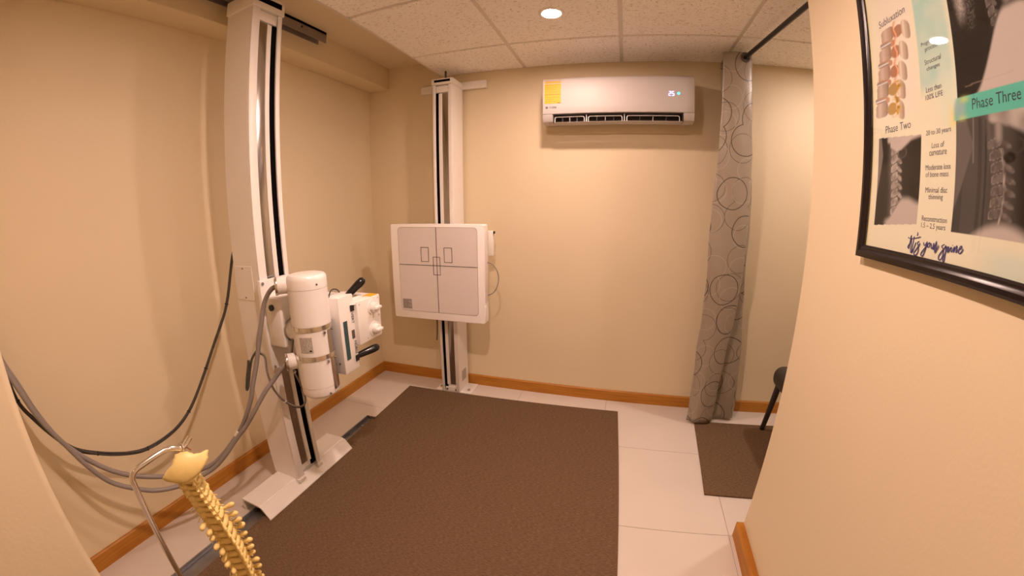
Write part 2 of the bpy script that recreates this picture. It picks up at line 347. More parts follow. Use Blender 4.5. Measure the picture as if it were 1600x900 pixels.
mat_obj('floor_mat', [(0.455, -3.1), (1.975, -3.1), (1.87, -0.165), (0.361, -0.205)], 'large brown woven mat between the two white columns', lift)
mat_obj('floor_mat', [(2.316, -0.895), (3.25, -0.93), (3.27, -0.20), (2.362, -0.20)], 'smaller brown mat under the curtain and chair')

# ================================================================== FLOOR TRACK AND OVERHEAD RAIL
t = empty('floor_track', (0.36, -1.9, 0), 'grey metal floor track running under the foot of the tube stand', 'track')
b = NB(); bx(b, 0.334, 0.415, -3.0, -0.705, 0.001, 0.010); obj('channel', b, M['track'], t, 0)
obj('lip', bx(NB(), 0.334, 0.342, -3.0, -0.705, 0.010, 0.030, 0.002), M['track'], t)
b = NB(); bx(b, 0.334, 0.392, -0.7055, -0.6995, 0.001, 0.028, 0.002); obj('end_stop', b, M['steel'], t)
for y in (-2.4, -1.9, -0.8): obj('bolt', cyl(NB(), (0.362, y, 0.010), (0.362, y, 0.014), 0.008, seg=6), M['steel'], t)
t = empty('overhead_rail', (0.2, -0.73, 2.27), 'dark grey steel rail fixed to the boxed beam under the ceiling', 'rail')
b = NB(); bx(b, 0.1705, 0.226, -2.38, -0.735, 2.318, 2.333); bx(b, 0.220, 0.226, -2.38, -0.735, 2.270, 2.333, 0.001); bx(b, 0.1705, 0.176, -2.38, -0.745, 2.270, 2.333)
obj('channel', b, M['rail_grey'], t, 0)
for y in (-0.93, -1.75): obj('bolt', cyl(NB(), (0.224, y, 2.302), (0.230, y, 2.302), 0.007, seg=6), M['black'], t)

# ================================================================== COLUMN MAKER (u = width axis, v = depth axis, front towards +v)
def column(parent, P, w, d, z0, z1, frac, flip, capz):
    """P(u, v, z) -> world; u in 0..w, v 0 (back) .. d (front). frac: widths of flange, steel, white, black, flange"""
    def box(bm, u0, u1, v0, v1, a, b_, bev=0.0):
        p, q = P(u0, v0, a), P(u1, v1, b_)
        return bx(bm, min(p[0], q[0]), max(p[0], q[0]), min(p[1], q[1]), max(p[1], q[1]), a, b_, bev)
    f = np.cumsum([0] + list(frac)); f = f / f[-1] * w
    g = (lambda a: w - a) if flip else (lambda a: a)
    b = NB(); box(b, 0, w, 0, 0.012, z0, z1)                                   # back
    box(b, 0, 0.012, 0.012, d - 0.0105, z0, z1); box(b, w - 0.012, w, 0.012, d - 0.0105, z0, z1)   # sides
    obj('mast', b, M['white'], parent, 0)
    for a, c in ((f[0], f[1]), (f[4], f[5])): obj('flange', box(NB(), *sorted((g(a), g(c))), d - 0.010, d, z0, z1 - 0.001, 0.0025), M['white'], parent)
    obj('slot', box(NB(), *sorted((g(f[3] - 0.004), g(f[4] + 0.006))), d - 0.045, d - 0.012, z0 + 0.02, z1 - 0.052), M['slot'], parent, 0)
    obj('steel_strip', box(NB(), *sorted((g(f[1] - 0.004), g(f[2]))), d - 0.016, d - 0.011, z0 + 0.055, z1 - 0.055, 0.001), M['steel'], parent)
    b = NB(); box(b, *sorted((g(f[1] - 0.006), g(f[3]))), d - 0.040, d - 0.017, z0 + 0.02, z1 - 0.052); box(b, *sorted((g(f[2] + 0.001), g(f[3]))), d - 0.0165, d - 0.009, z0 + 0.05, z1 - 0.054, 0.002)
    obj('guide_strip', b, M['white'], parent, 0)
    obj('pulley_cover', box(NB(), *sorted((g(f[1] - 0.002), g(f[4]))), d - 0.05, d - 0.006, z1 - 0.050, z1 - 0.004, 0.006), M['white'], parent)
    cp = obj('cap', box(NB(), -0.006, w + 0.006, -0.006, d + 0.006, z1, capz, 0.003), M['white'], parent)
    obj('cap_slot', box(NB(), w * 0.10, w * 0.92, d + 0.0055, d + 0.0072, z1 + (capz - z1) * 0.40, z1 + (capz - z1) * 0.80), M['slot'], cp, 0)
    return box

# ================================================================== X-RAY TUBE STAND
XT = empty('tube_stand', (0.36, -1.33, 0), 'white x-ray tube stand with a vertical cylinder head and wide foot', 'x-ray stand')
P1 = lambda u, v, z: (0.262 + v, -1.413 + u, z)
column(XT, P1, 0.163, 0.168, 0.068, 2.178, (0.042, 0.050, 0.025, 0.027, 0.023), False, 2.240)
# access plate and screws on the side of the column
pl = obj('access_plate', bx(NB(), 0.272, 0.385, -1.4150, -1.4125, 0.962, 1.107, 0.0008, 1), M['white'], XT, 0)
for z in (0.972, 1.097): obj('screw', cyl(NB(), (0.325, -1.4145, z), (0.325, -1.4165, z), 0.0035, seg=10), M['dark_rail'], pl)
# foot: folded plate with a sloping front
prof = [(0.272, 0.001), (0.272, 0.066), (0.278, 0.070), (0.396, 0.070), (0.399, 0.0655), (0.409, 0.0655), (0.452, 0.016), (0.452, 0.0115), (0.446, 0.0115), (0.400, 0.062), (0.282, 0.062), (0.282, 0.001)]
ft = obj('foot', prism(NB(), prof, 'Y', -1.650, -1.022), M['white'], XT, 0)
for (y0, y1) in ((-1.418, -1.372), (-1.278, -1.244)): obj('flange_shoe', bx(NB(), 0.415, 0.437, y0, y1, 0.052, 0.072, 0.003), M['white'], ft)
obj('bolt', cyl(NB(), (0.402, -1.315, 0.10), (0.412, -1.315, 0.10), 0.010, seg=12), M['steel'], XT)
obj('bolt', cyl(NB(), (0.402, -1.352, 0.22), (0.412, -1.352, 0.22), 0.008, seg=12), M['steel'], XT)
# bracket from the column top to the overhead rail
b = NB(); bx(b, 0.205, 0.30, -1.37, -1.29, 2.235, 2.262, 0.003); cyl(b, (0.2, -1.33, 2.25), (0.2, -1.33, 2.30), 0.018)
obj('rail_roller', b, M['dark_rail'], XT)
# carriage
ca = obj('carriage', bx(NB(), 0.430, 0.452, -1.432, -1.262, 0.665, 1.052, 0.004), M['white'], XT)
for y, z in ((-1.42, 1.04), (-1.275, 1.04), (-1.42, 0.68), (-1.275, 0.68), (-1.40, 0.985)): obj('screw', cyl(NB(), (0.45, y, z), (0.4565, y, z), 0.006, seg=10), M['steel'], ca)
obj('arm', bx(NB(), 0.452, 0.545, -1.425, -1.315, 0.775, 0.985, 0.012), M['white'], ca)
obj('socket', cyl(NB(), (0.50, -1.424, 0.945), (0.50, -1.432, 0.945), 0.013), M['black'], ca)
obj('pivot', cyl(NB(), (0.54, -1.37, 0.845), (0.60, -1.37, 0.845), 0.045, bev=0.004), M['white'], ca)
obj('pivot_ring', cyl(NB(), (0.545, -1.37, 0.845), (0.553, -1.37, 0.845), 0.050, bev=0.002), M['steel'], ca)
# tube housing
TX, TY = 0.66, -1.371
th = obj('tube_housing', lathe(NB(), (TX, TY, 0.578), (0, 0, 1), [(0, 0.058), (0.004, 0.068), (0.012, 0.075), (0.018, 0.0765), (0.046, 0.0765), (0.047, 0.0755), (0.0485, 0.0755), (0.0495, 0.0775), (0.448, 0.0775), (0.449, 0.0765), (0.4505, 0.0765), (0.4515, 0.0785), (0.486, 0.0785), (0.496, 0.076), (0.503, 0.070), (0.507, 0.055)], 56), M['white_gloss'], XT, 30)
for z in (0.748, 0.868): 
    bd = obj('clamp_band', lathe(NB(), (TX, TY, z), (0, 0, 1), [(0, 0.0775), (0, 0.0805), (0.017, 0.0805), (0.017, 0.0775)], 56, close=False), M['chrome'], th, 30)
    for a in (-12, 28): 
        v = Vector((math.cos(math.radians(a)), math.sin(math.radians(a)), 0))
        obj('screw', cyl(NB(), Vector((TX, TY, z - 0.012)) + v * 0.076, Vector((TX, TY, z - 0.012)) + v * 0.084, 0.006, seg=10), M['chrome'], bd)
def curved_patch(name, a0, a1, z0, z1, r, m, parent, n=8):
    s = NB(); A = []; B = []
    for k in range(n + 1):
        a = math.radians(a0 + (a1 - a0) * k / n); c = (TX + r * math.cos(a), TY + r * math.sin(a)); A.append(s.verts.new((*c, z0))); B.append(s.verts.new((*c, z1)))
    for k in range(n): s.faces.new((A[k], A[k + 1], B[k + 1], B[k]))
    return obj(name, s, m, parent)
rp = curved_patch('rating_plate', -88, -50, 0.782, 0.846, 0.0780, M['tag_grey'], th)
curved_patch('label_mark', -60, -54, 0.788, 0.795, 0.0785, M['black'], rp)
curved_patch('steel_cover', 0, 60, 0.606, 0.862, 0.0790, M['steel'], th)
for z in (0.598, 1.048): 
    a = math.radians(-18); v = Vector((math.cos(a), math.sin(a), 0)); obj('screw', cyl(NB(), Vector((TX, TY, z)) + v * 0.075, Vector((TX, TY, z)) + v * 0.0805, 0.004, seg=8), M['dark_rail'], th)
for z in (1.043, 0.730):                                                      # cable sockets
    c = obj('cable_socket', cyl(NB(), (0.612, -1.395, z), (0.568, -1.45, z), 0.034, bev=0.003), M['white_gloss'], th)
    obj('locking_ring', cyl(NB(), (0.572, -1.445, z), (0.566, -1.4525, z), 0.037, bev=0.001), M['chrome'], c)
# control panel
cp = obj('control_panel', prism(NB(), [(0.60, -1.302), (0.748, -1.302), (0.748, -1.206), (0.60, -1.206)], 'Z', 0.640, 0.972, 0.005), M['white'], XT)
FX = 0.7484
def fr(name, y0, y1, z0, z1, m, parent=cp, th_=0.0012): return obj(name, bx(NB(), FX - 0.001, FX + th_, y0, y1, z0, z1), m, parent, 0)
fr('display_strip', -1.284, -1.260, 0.700, 0.868, M['display'])
fr('indicator_window', -1.236, -1.218, 0.780, 0.818, M['dark_rail'])
fr('push_button', -1.232, -1.211, 0.900, 0.926, M['black'], th_=0.004); fr('push_button', -1.230, -1.209, 0.676, 0.702, M['black'], th_=0.004)
text('lettering', 'VERT', (FX, -1.2300, 0.894), (0, 0, -1), (0, 1, 0), 0.048, 0.015, M['ink'], cp, 0.0016, 0.01)
text('lettering', 'HORIZ', (FX, -1.2275, 0.768), (0, 0, -1), (0, 1, 0), 0.060, 0.015, M['ink'], cp, 0.0016, 0.01)
for x, z in ((0.70, 0.735), (0.722, 0.688)): obj('screw', cyl(NB(), (x, -1.3015, z), (x, -1.3045, z), 0.004, seg=10), M['dark_rail'], cp)
def handle(p0, p1):
    b = NB(); p0, p1 = Vector(p0), Vector(p1); L = (p1 - p0).length
    lathe(b, p0, p1 - p0, [(0, 0.012), (L * 0.3, 0.015), (L * 0.75, 0.0180), (L * 0.92, 0.0165), (L, 0.009)], 20); return obj('handle', b, M['black_gloss'], XT)
handle((0.715, -1.222, 0.950), (0.770, -1.150, 1.025)); handle((0.735, -1.216, 0.690), (0.775, -1.095, 0.700))
# collimator with two knobs
co = obj('collimator', prism(NB(), [(0.565, 0.742), (0.764, 0.742), (0.764, 0.934), (0.565, 0.934)], 'Y', -1.206, -1.040, 0.004), M['white'], XT)
obj('top_cover', lathe(NB(), (0.665, -1.185, 0.925), (0, 0, 1), [(0, 0.095), (0.022, 0.088), (0.030, 0.070)], 40), M['white'], co)
obj('caution_label', bx(NB(), 0.715, 0.760, -1.10, -1.044, 0.9335, 0.9352), M['yellow'], co, 0)
for z in (0.888, 0.787):
    k = obj('dial', cyl(NB(), (0.763, -1.100, z), (0.7675, -1.100, z), 0.034, seg=36), M['white_gloss'], co)
    obj('knob', cyl(NB(), (0.767, -1.100, z), (0.792, -1.100, z), 0.023, seg=28, bev=0.004), M['white_gloss'], k)
    obj('knob_grip', bx(NB(), 0.790, 0.802, -1.122, -1.078, z - 0.006, z + 0.006, 0.003), M['white_gloss'], k)
for y, z in ((-1.19, 0.92), (-1.055, 0.92), (-1.055, 0.757), (-1.15, 0.757), (-1.055, 0.84)): obj('screw', cyl(NB(), (0.7635, y, z), (0.7655, y, z), 0.003, seg=8), M['tag_grey'], co)
b = NB(); tube(b, [(0.70, -1.305, 0.965), (0.69, -1.27, 0.995), (0.68, -1.22, 0.985), (0.675, -1.19, 0.94)], 0.003); obj('lead', b, M['dark_cable'], XT)

# ================================================================== CABLES
BLACK = [(0.24, -1.385, 1.174), (0.225, -1.389, 1.14), (0.2, -1.435, 0.939), (0.18, -1.519, 0.781), (0.17, -1.614, 0.641), (0.16, -1.707, 0.53), (0.15, -1.803, 0.476), (0.14, -1.924, 0.457), (0.13, -2.016, 0.473), (0.12, -2.112, 0.519), (0.11, -2.185, 0.571), (0.1, -2.243, 0.645), (0.1, -2.29, 0.735), (0.09, -2.324, 0.811), (0.07, -2.335, 0.934), (0.06, -2.342, 0.997), (0.04, -2.350, 1.06), (0.013, -2.352, 1.09)]
GREYA = [(0.6, -1.415, 1.043), (0.58, -1.44, 1.044), (0.54, -1.452, 1.027), (0.5, -1.461, 0.97), (0.49, -1.483, 0.891), (0.48, -1.505, 0.808), (0.47, -1.523, 0.739), (0.46, -1.556, 0.652), (0.45, -1.573, 0.595), (0.42, -1.602, 0.513), (0.38, -1.628, 0.445), (0.33, -1.691, 0.367), (0.29, -1.748, 0.326), (0.23, -1.842, 0.316), (0.2, -1.936, 0.35), (0.17, -2.032, 0.401), (0.15, -2.112, 0.468), (0.13, -2.182, 0.556), (0.11, -2.234, 0.642), (0.1, -2.275, 0.755), (0.09, -2.305, 0.866), (0.08, -2.331, 0.943), (0.07, -2.343, 0.999), (0.045, -2.350, 1.08), (0.014, -2.352, 1.12)]
GREYB = [(0.6, -1.41, 0.738), (0.58, -1.439, 0.736), (0.55, -1.467, 0.705), (0.52, -1.494, 0.66), (0.5, -1.529, 0.623), (0.47, -1.577, 0.554), (0.43, -1.611, 0.487), (0.39, -1.647, 0.433), (0.35, -1.707, 0.364), (0.31, -1.765, 0.318), (0.26, -1.872, 0.298), (0.22, -1.97, 0.313), (0.19, -2.044, 0.353), (0.16, -2.123, 0.42), (0.145, -2.175, 0.509), (0.13, -2.22, 0.614), (0.12, -2.276, 0.74), (0.11, -2.31, 0.854), (0.09, -2.337, 0.943), (0.08, -2.351, 0.993), (0.05, -2.358, 1.09), (0.014, -2.360, 1.15)]
WIRE2 = [(0.49, -1.450, 0.957), (0.48, -1.495, 0.859), (0.47, -1.507, 0.794), (0.47, -1.498, 0.774), (0.48, -1.485, 0.751), (0.48, -1.488, 0.693), (0.48, -1.482, 0.644), (0.48, -1.469, 0.594), (0.48, -1.428, 0.523), (0.49, -1.379, 0.472), (0.5, -1.342, 0.465), (0.51, -1.334, 0.506), (0.52, -1.358, 0.586), (0.53, -1.387, 0.655), (0.54, -1.398, 0.714), (0.56, -1.399, 0.783), (0.58, -1.397, 0.854), (0.6, -1.400, 0.89)]
WIRE1 = [(0.47, -1.508, 0.789), (0.46, -1.533, 0.76), (0.45, -1.544, 0.721), (0.45, -1.571, 0.651), (0.44, -1.575, 0.640), (0.44, -1.561, 0.685), (0.44, -1.543, 0.733), (0.44, -1.538, 0.751)]
t = empty('power_cable', GREYA[-1], 'thick grey cable from the upper socket of the tube cylinder to the wall', 'cable', 'thick grey tube cables')
obj('jacket', tube(NB(), GREYA, 0.0095, 12), M['grey_cable'], t)
obj('tape', cyl(NB(), (0.386, -1.6245, 0.455), (0.372, -1.634, 0.434), 0.0112), M['white'], t)
tag(obj('power_cable', tube(NB(), GREYB, 0.0095, 12), M['grey_cable']), 'thick grey cable from the lower socket of the tube cylinder to the wall', 'cable', 'thick grey tube cables')
BLACK = [(p[0] - (0.02 if 8 <= i <= 13 else 0), p[1], p[2]) for i, p in enumerate(BLACK)]
t = empty('cable_bundle', BLACK[-1], 'thin dark cable bundle sagging along the wall from behind the column', 'cable')
for k in range(3):
    a = k * 2.1
    obj('strand', tube(NB(), [(p[0] + 0.0045 * math.cos(a + i * 0.9), p[1] + 0.0045 * math.sin(a + i * 0.9) * 0.5, p[2] + 0.0045 * math.sin(a + i * 0.9)) for i, p in enumerate(BLACK)], 0.0042, 8), M['dark_cable'], t)
Q = catmull(BLACK, 6)
for i in (12, 22, 30, 42, 54, 64, 78):
    d = (Q[i + 1] - Q[i]).normalized(); b = NB(); cyl(b, Q[i] - d * 0.002, Q[i] + d * 0.002, 0.0095, seg=12); cyl(b, Q[i] + Vector((0.005, 0, 0.006)), Q[i] + Vector((0.012, 0, 0.014)), 0.0018, seg=6); obj('cable_tie', b, M['black'], t)
t = empty('wire_loop', WIRE2[0], 'thin dark wires looping below the tube cylinder in front of the column', 'cable')
obj('wire', tube(NB(), WIRE2, 0.0045, 8), M['dark_cable'], t); obj('wire', tube(NB(), [(p[0] + 0.004, p[1] - 0.004, p[2] + 0.006) for p in WIRE2], 0.0035, 8), M['grey_cable'], t)
obj('wire', tube(NB(), WIRE1, 0.005, 8), M['dark_cable'], t)
for i in (2, 8, 13): p = Vector(WIRE2[i]); d = (Vector(WIRE2[i + 1]) - p).normalized(); obj('cable_tie', cyl(NB(), p - d * 0.003, p + d * 0.003, 0.0085, seg=10), M['grey_plate'], t)

# ================================================================== WALL BUCKY STAND
BK = empty('bucky_stand', (0.69, -0.11, 0), 'white wall stand with square x-ray detector panel marked by crosshair', 'x-ray stand')
P2 = lambda u, v, z: (0.630 + u, -0.030 - v, z)
column(BK, P2, 0.136, 0.168, 0.012, 2.096, (0.028, 0.046, 0.026, 0.019, 0.020), True, 2.134)
b = NB(); bx(b, 0.575, 0.845, -0.185, -0.03, 0.001, 0.013, 0.002); obj('base_plate', b, M['white'], BK)
for x in (0.815, 0.60): obj('bolt', cyl(NB(), (x, -0.145, 0.012), (x, -0.145, 0.022), 0.010, seg=6), M['steel'], BK)
obj('cross_plate', bx(NB(), 0.655, 0.745, -0.190, -0.16, 0.014, 0.045), M['white'], BK, 0)
for x in (0.668, 0.735): obj('bolt', cyl(NB(), (x, -0.189, 0.028), (x, -0.196, 0.028), 0.007, seg=8), M['dark_rail'], BK)
obj('side_label', bx(NB(), 0.7655, 0.7665, -0.145, -0.070, 0.078, 0.160), M['tag_grey'], BK, 0)
obj('wall_bracket', bx(NB(), 0.453, 0.934, -0.030, -0.001, 2.100, 2.150, 0.002), M['white'], BK)
obj('top_stud', cyl(NB(), (0.676, -0.10, 2.13), (0.676, -0.10, 2.215), 0.007), M['dark_rail'], BK)
obj('carriage', bx(NB(), 0.56, 0.84, -0.246, -0.199, 0.74, 1.06, 0.004), M['white'], BK)
def prism_y(bm, pts, y0, y1, bev=0): return prism(bm, pts, 'Y', y0, y1, bev)
pn = obj('detector_panel', prism_y(NB(), [(0.687 + x, 0.8975 + z) for x, z in rrect(0.650, 0.622, 0.010)], -0.316, -0.236, 0.004), M['panel_white'], BK)
obj('gap_shade', prism_y(NB(), [(0.6955 + x, 0.914 + z) for x, z in rrect(0.553, 0.553, 0.024)], -0.3168, -0.314), M['gap_grey'], pn)  # solid dark outline; the groove's shade is put into its colour
fp = obj('front_plate', prism_y(NB(), [(0.6955 + x, 0.914 + z) for x, z in rrect(0.548, 0.548, 0.022)], -0.3178, -0.314), M['grey_plate'], pn)
def gl(x0, x1, z0, z1, m='line', nm='printed_line', y=-0.3190): return obj(nm, bx(NB(), x0, x1, y, -0.3172, z0, z1), M[m], fp, 0)
gl(0.6950, 0.6984, 0.640, 1.188); gl(0.4215, 0.9695, 0.9460, 0.9494)
def rect_outline(x0, x1, z0, z1, w=0.0030):
    b = NB()
    for a in ((x0, x1, z0, z0 + w), (x0, x1, z1 - w, z1), (x0, x0 + w, z0 + w, z1 - w), (x1 - w, x1, z0 + w, z1 - w)): bx(b, a[0], a[1], -0.3190, -0.3172, a[2], a[3])
    obj('printed_rectangle', b, M['line'], fp, 0)
rect_outline(0.585, 0.641, 0.970, 1.064); rect_outline(0.748, 0.804, 0.970, 1.064); rect_outline(0.670, 0.720, 0.887, 1.004)
lb = gl(0.430, 0.500, 0.650, 0.718, 'tag_grey', 'rating_label', -0.3184)
for k in range(7): obj('printed_line', bx(NB(), 0.435, 0.495 - 0.01 * (k % 3), -0.3192, -0.3180, 0.657 + k * 0.0085, 0.6595 + k * 0.0085), M['dark_rail'], fp, 0)
b = NB(); bx(b, 1.0115, 1.0165, -0.312, -0.285, 0.60, 0.70, 0.002); obj('side_latch', b, M['white'], pn)
b = NB(); bx(b, 1.0118, 1.0145, -0.305, -0.248, 0.72, 1.17, 0.001); obj('side_strip', b, M['grey_plate'], pn)
b = NB(); bx(b, 0.84, 1.025, -0.175, -0.155, 1.130, 1.162, 0.003); bx(b, 0.990, 1.025, -0.178, -0.152, 1.003, 1.160, 0.004); obj('side_handle', b, M['white'], BK)
obj('handle_knob', cyl(NB(), (1.024, -0.165, 1.152), (1.034, -0.165, 1.152), 0.008, seg=10), M['black'], BK)
obj('bracket_arm', bx(NB(), 0.70, 0.86, -0.20, -0.15, 1.10, 1.165, 0.003), M['white'], BK)
obj('lead', tube(NB(), [(1.00, -0.26, 0.975), (1.039, -0.25, 0.964), (1.072, -0.25, 0.925), (1.084, -0.25, 0.873), (1.072, -0.25, 0.815), (1.045, -0.25, 0.777), (1.00, -0.255, 0.755)], 0.0035), M['grey_cable'], BK)
obj('lead', tube(NB(), [(0.640, -0.24, 0.62), (0.636, -0.235, 0.52), (0.630, -0.23, 0.46), (0.622, -0.225, 0.41)], 0.004), M['dark_cable'], BK)

# ================================================================== AIR CONDITIONER
AC = empty('air_conditioner', (1.77, 0, 1.785), 'white wall air conditioner with yellow label and blue lit digits', 'air conditioner')
X0, X1 = 1.343, 2.203
FRONT = [(-0.060, 2.079), (-0.140, 2.078), (-0.170, 2.072), (-0.190, 2.056), (-0.198, 2.035), (-0.2025, 2.00), (-0.2045, 1.95), (-0.2035, 1.90), (-0.200, 1.855)]
b = prism(NB(), [(-0.001, 1.855), (-0.001, 2.076)] + FRONT, 'X', X0, X1, 0.005)
obj('front_panel', b, M['ac_white'], AC, 30)
LOW = [(-0.001, 1.824), (-0.100, 1.806), (-0.148, 1.805), (-0.178, 1.814), (-0.193, 1.834), (-0.198, 1.8535), (-0.001, 1.8535)]
for a, c in ((X0, 1.402), (2.143, X1)): obj('end_cap', prism(NB(), LOW, 'X', a, c), M['ac_white'], AC, 30)
obj('bottom_tray', prism(NB(), [(-0.001, 1.824), (-0.105, 1.8045), (-0.118, 1.8050), (-0.105, 1.8085), (-0.001, 1.829)], 'X', 1.402, 2.143), M['ac_white'], AC, 30)
obj('air_outlet', bx(NB(), 1.402, 2.143, -0.105, -0.095, 1.806, 1.855), M['ac_dark'], AC, 0)
obj('outlet_roof', bx(NB(), 1.402, 2.143, -0.190, -0.10, 1.851, 1.8545), M['ac_dark'], AC, 0)
for x in (1.405, 2.140): obj('outlet_cheek', bx(NB(), x - 0.003, x + 0.003, -0.186, -0.10, 1.808, 1.853), M['ac_dark'], AC, 0)
obj('louvre', prism(NB(), [(-0.128, 1.8020), (-0.176, 1.8065), (-0.181, 1.8090), (-0.176, 1.8110), (-0.128, 1.8055)], 'X', 1.406, 2.138), M['ac_white'], AC, 30)
for a, c in ((1.412, 1.584), (1.608, 1.800), (1.827, 2.122)):
    v = obj('vane_frame', tube(NB(), [(a, -0.174, 1.810), (a, -0.174, 1.832), (a + 0.003, -0.174, 1.8385), (a + 0.010, -0.174, 1.841), (c - 0.010, -0.174, 1.841), (c - 0.003, -0.174, 1.8385), (c, -0.174, 1.832), (c, -0.174, 1.810)], 0.0022, 8, smooth=False), M['white'], AC)
    for k in range(1, 4): x = a + (c - a) * k / 4; obj('vane', bx(NB(), x - 0.001, x + 0.001, -0.170, -0.115, 1.810, 1.838), M['grey_plate'] if k == 2 else M['dark_rail'], v, 0)
for x in (1.596, 1.813): obj('louvre_arm', bx(NB(), x - 0.002, x + 0.002, -0.178, -0.12, 1.808, 1.853), M['white'], AC, 0)
def yfront(z):
    f = sorted((p[1], p[0]) for p in FRONT); return float(np.interp(z, [a for a, _ in f], [c for _, c in f]))
def on_front(name, x0, x1, z0, z1, m, parent, off=0.0008, n=8):
    s = NB(); A = []; B = []
    for k in range(n + 1):
        z = z0 + (z1 - z0) * k / n; y = yfront(z) - off; A.append(s.verts.new((x0, y, z))); B.append(s.verts.new((x1, y, z)))
    for k in range(n): s.faces.new((A[k], B[k], B[k + 1], A[k + 1]))
    return obj(name, s, m, parent, 60)
yl = on_front('energy_label', 1.355, 1.452, 1.915, 2.066, M['yellow'], AC)
for z, x in ((2.052, 1.43), (2.040, 1.445), (2.026, 1.44), (2.010, 1.44), (1.998, 1.43), (1.985, 1.445), (1.951, 1.44), (1.940, 1.41), (1.928, 1.43)): on_front('printed_line', 1.360, x, z - 0.0008, z + 0.0008, M['label_line'], yl, 0.0013, 1)
on_front('printed_line', 1.357, 1.449, 1.966, 1.970, M['label_line'], yl, 0.0013, 1)
on_front('label_mark', 1.432, 1.447, 1.917, 1.920, M['ink'], yl, 0.0013, 1)
text('lettering', 'YORK', (1.381, yfront(1.893), 1.887), (1, 0, 0), (0, 0, 1), 0.047, 0.0115, M['ink'], AC, 0.0012, 0.008)
on_front('emblem', 1.362, 1.375, 1.887, 1.8985, M['ink'], AC, 0.001, 1)
on_front('emblem', 1.366, 1.3695, 1.890, 1.893, M['ac_white'], AC, 0.0016, 1); on_front('emblem', 1.3695, 1.3725, 1.893, 1.8955, M['ac_white'], AC, 0.0016, 1)
SEG = {'2': 'abged', '5': 'afgcd'}
for ch, x0 in (('2', 2.0575), ('5', 2.0750)):
    b = NB(); w_, h_, t_ = 0.0135, 0.0265, 0.0030; z0_ = 1.9465; y_ = yfront(1.96)
    R = {'a': (0.001, w_ - 0.001, h_ - t_, h_), 'g': (0.001, w_ - 0.001, (h_ - t_) / 2, (h_ + t_) / 2), 'd': (0.001, w_ - 0.001, 0, t_), 'f': (0, t_, h_ / 2, h_ - 0.001), 'b': (w_ - t_, w_, h_ / 2, h_ - 0.001), 'e': (0, t_, 0.001, h_ / 2), 'c': (w_ - t_, w_, 0.001, h_ / 2)}
    for c_ in SEG[ch]: q = R[c_]; bx(b, x0 + q[0], x0 + q[1], y_ - 0.0014, y_ + 0.001, z0_ + q[2], z0_ + q[3])
    obj('display_digit', b, M['led_white'], AC, 0)
obj('indicator_light', cyl(NB(), (2.113, yfront(1.961) + 0.001, 1.961), (2.113, yfront(1.961) - 0.0014, 1.961), 0.0075), M['led_cyan'], AC)

# ================================================================== CURTAIN AND ROD
ra, rb = Vector((2.4325, -0.001, 2.150)), Vector((2.566, -1.150, 2.150))
t = empty('curtain_rod', ra, 'black curtain rod running from the back wall to the partition end', 'curtain rod')
obj('rod', cyl(NB(), ra, rb, 0.0125), M['black'], t)
for p, s in ((ra, -1), (rb, 1)): obj('flange', cyl(NB(), p, p + Vector((0, 0.012 * s, 0)), 0.027), M['black'], t)
PT = [(2.345, -0.280), (2.425, -0.291), (2.506, -0.270), (2.440, -0.236), (2.365, -0.212), (2.450, -0.180), (2.522, -0.150), (2.440, -0.122), (2.372, -0.098), (2.450, -0.075), (2.520, -0.055), (2.42, -0.035)]
PM = [(2.300, -0.262), (2.390, -0.283), (2.500, -0.262), (2.500, -0.228), (2.410, -0.206), (2.480, -0.180), (2.552, -0.150), (2.500, -0.120), (2.420, -0.100), (2.480, -0.080), (2.550, -0.060), (2.46, -0.038)]
PB = [(2.305, -0.215), (2.372, -0.242), (2.455, -0.222), (2.468, -0.180), (2.452, -0.140), (2.495, -0.150), (2.590, -0.160), (2.625, -0.125), (2.540, -0.100), (2.500, -0.085), (2.570, -0.065), (2.50, -0.040)]
def cpath(P, n=9): return np.array([tuple(v) for v in catmull([(x, y, 0) for x, y in P], n)])[:, :2]
ct, cm, cb = cpath(PT), cpath(PM), cpath(PB); zt, zb, NZ = 2.178, 0.022, 70
s = NB(); uvl = s.loops.layers.uv.new('UVMap'); grid = []; arc = np.concatenate([[0], np.cumsum(np.hypot(*np.diff(cm, axis=0).T))])
for j in range(NZ + 1):
    f = j / NZ; z = zt + (zb - zt) * f
    if f < 0.45: q = f / 0.45; q = q * q * (3 - 2 * q); p = ct * (1 - q) + cm * q
    else: q = (f - 0.45) / 0.55; q = q * q * (3 - 2 * q); p = cm * (1 - q) + cb * q
    wob = 0.006 * np.sin(z * 9 + arc * 30) + 0.004 * np.sin(z * 21 + arc * 55); p = p + np.stack([wob * 0.6, wob * 0.5], 1) * min(1, f * 4)
    grid.append([s.verts.new((x, y, z)) for x, y in p])
for j in range(NZ):
    for i in range(len(arc) - 1):
        fc = s.faces.new((grid[j][i], grid[j][i + 1], grid[j + 1][i + 1], grid[j + 1][i]))
        for lp, (a, c) in zip(fc.loops, ((i, j), (i + 1, j), (i + 1, j + 1), (i, j + 1))): lp[uvl].uv = (arc[a], zt + (zb - zt) * c / NZ)
CU = empty('curtain', (2.45, -0.15, zb), 'taupe satin curtain with printed rings, gathered on the black rod', 'curtain')
pa = obj('panel', s, M['curtain'], CU, 80); md = pa.modifiers.new('thickness', 'SOLIDIFY'); md.thickness = 0.0018; md.offset = 0
rd = (rb - ra).normalized()
for yy in (-0.287, -0.19, -0.10):
    k = (yy - ra.y) / (rb.y - ra.y); p = ra.lerp(rb, k); g = NB()
    u, w, d = frame_of(rd); pts = [p + (u * math.cos(a) + w * math.sin(a)) * 0.023 for a in np.linspace(0, 2 * math.pi, 33)]
    obj('grommet', tube(g, pts, 0.0065, 8, smooth=False), M['dark_rail'], CU)

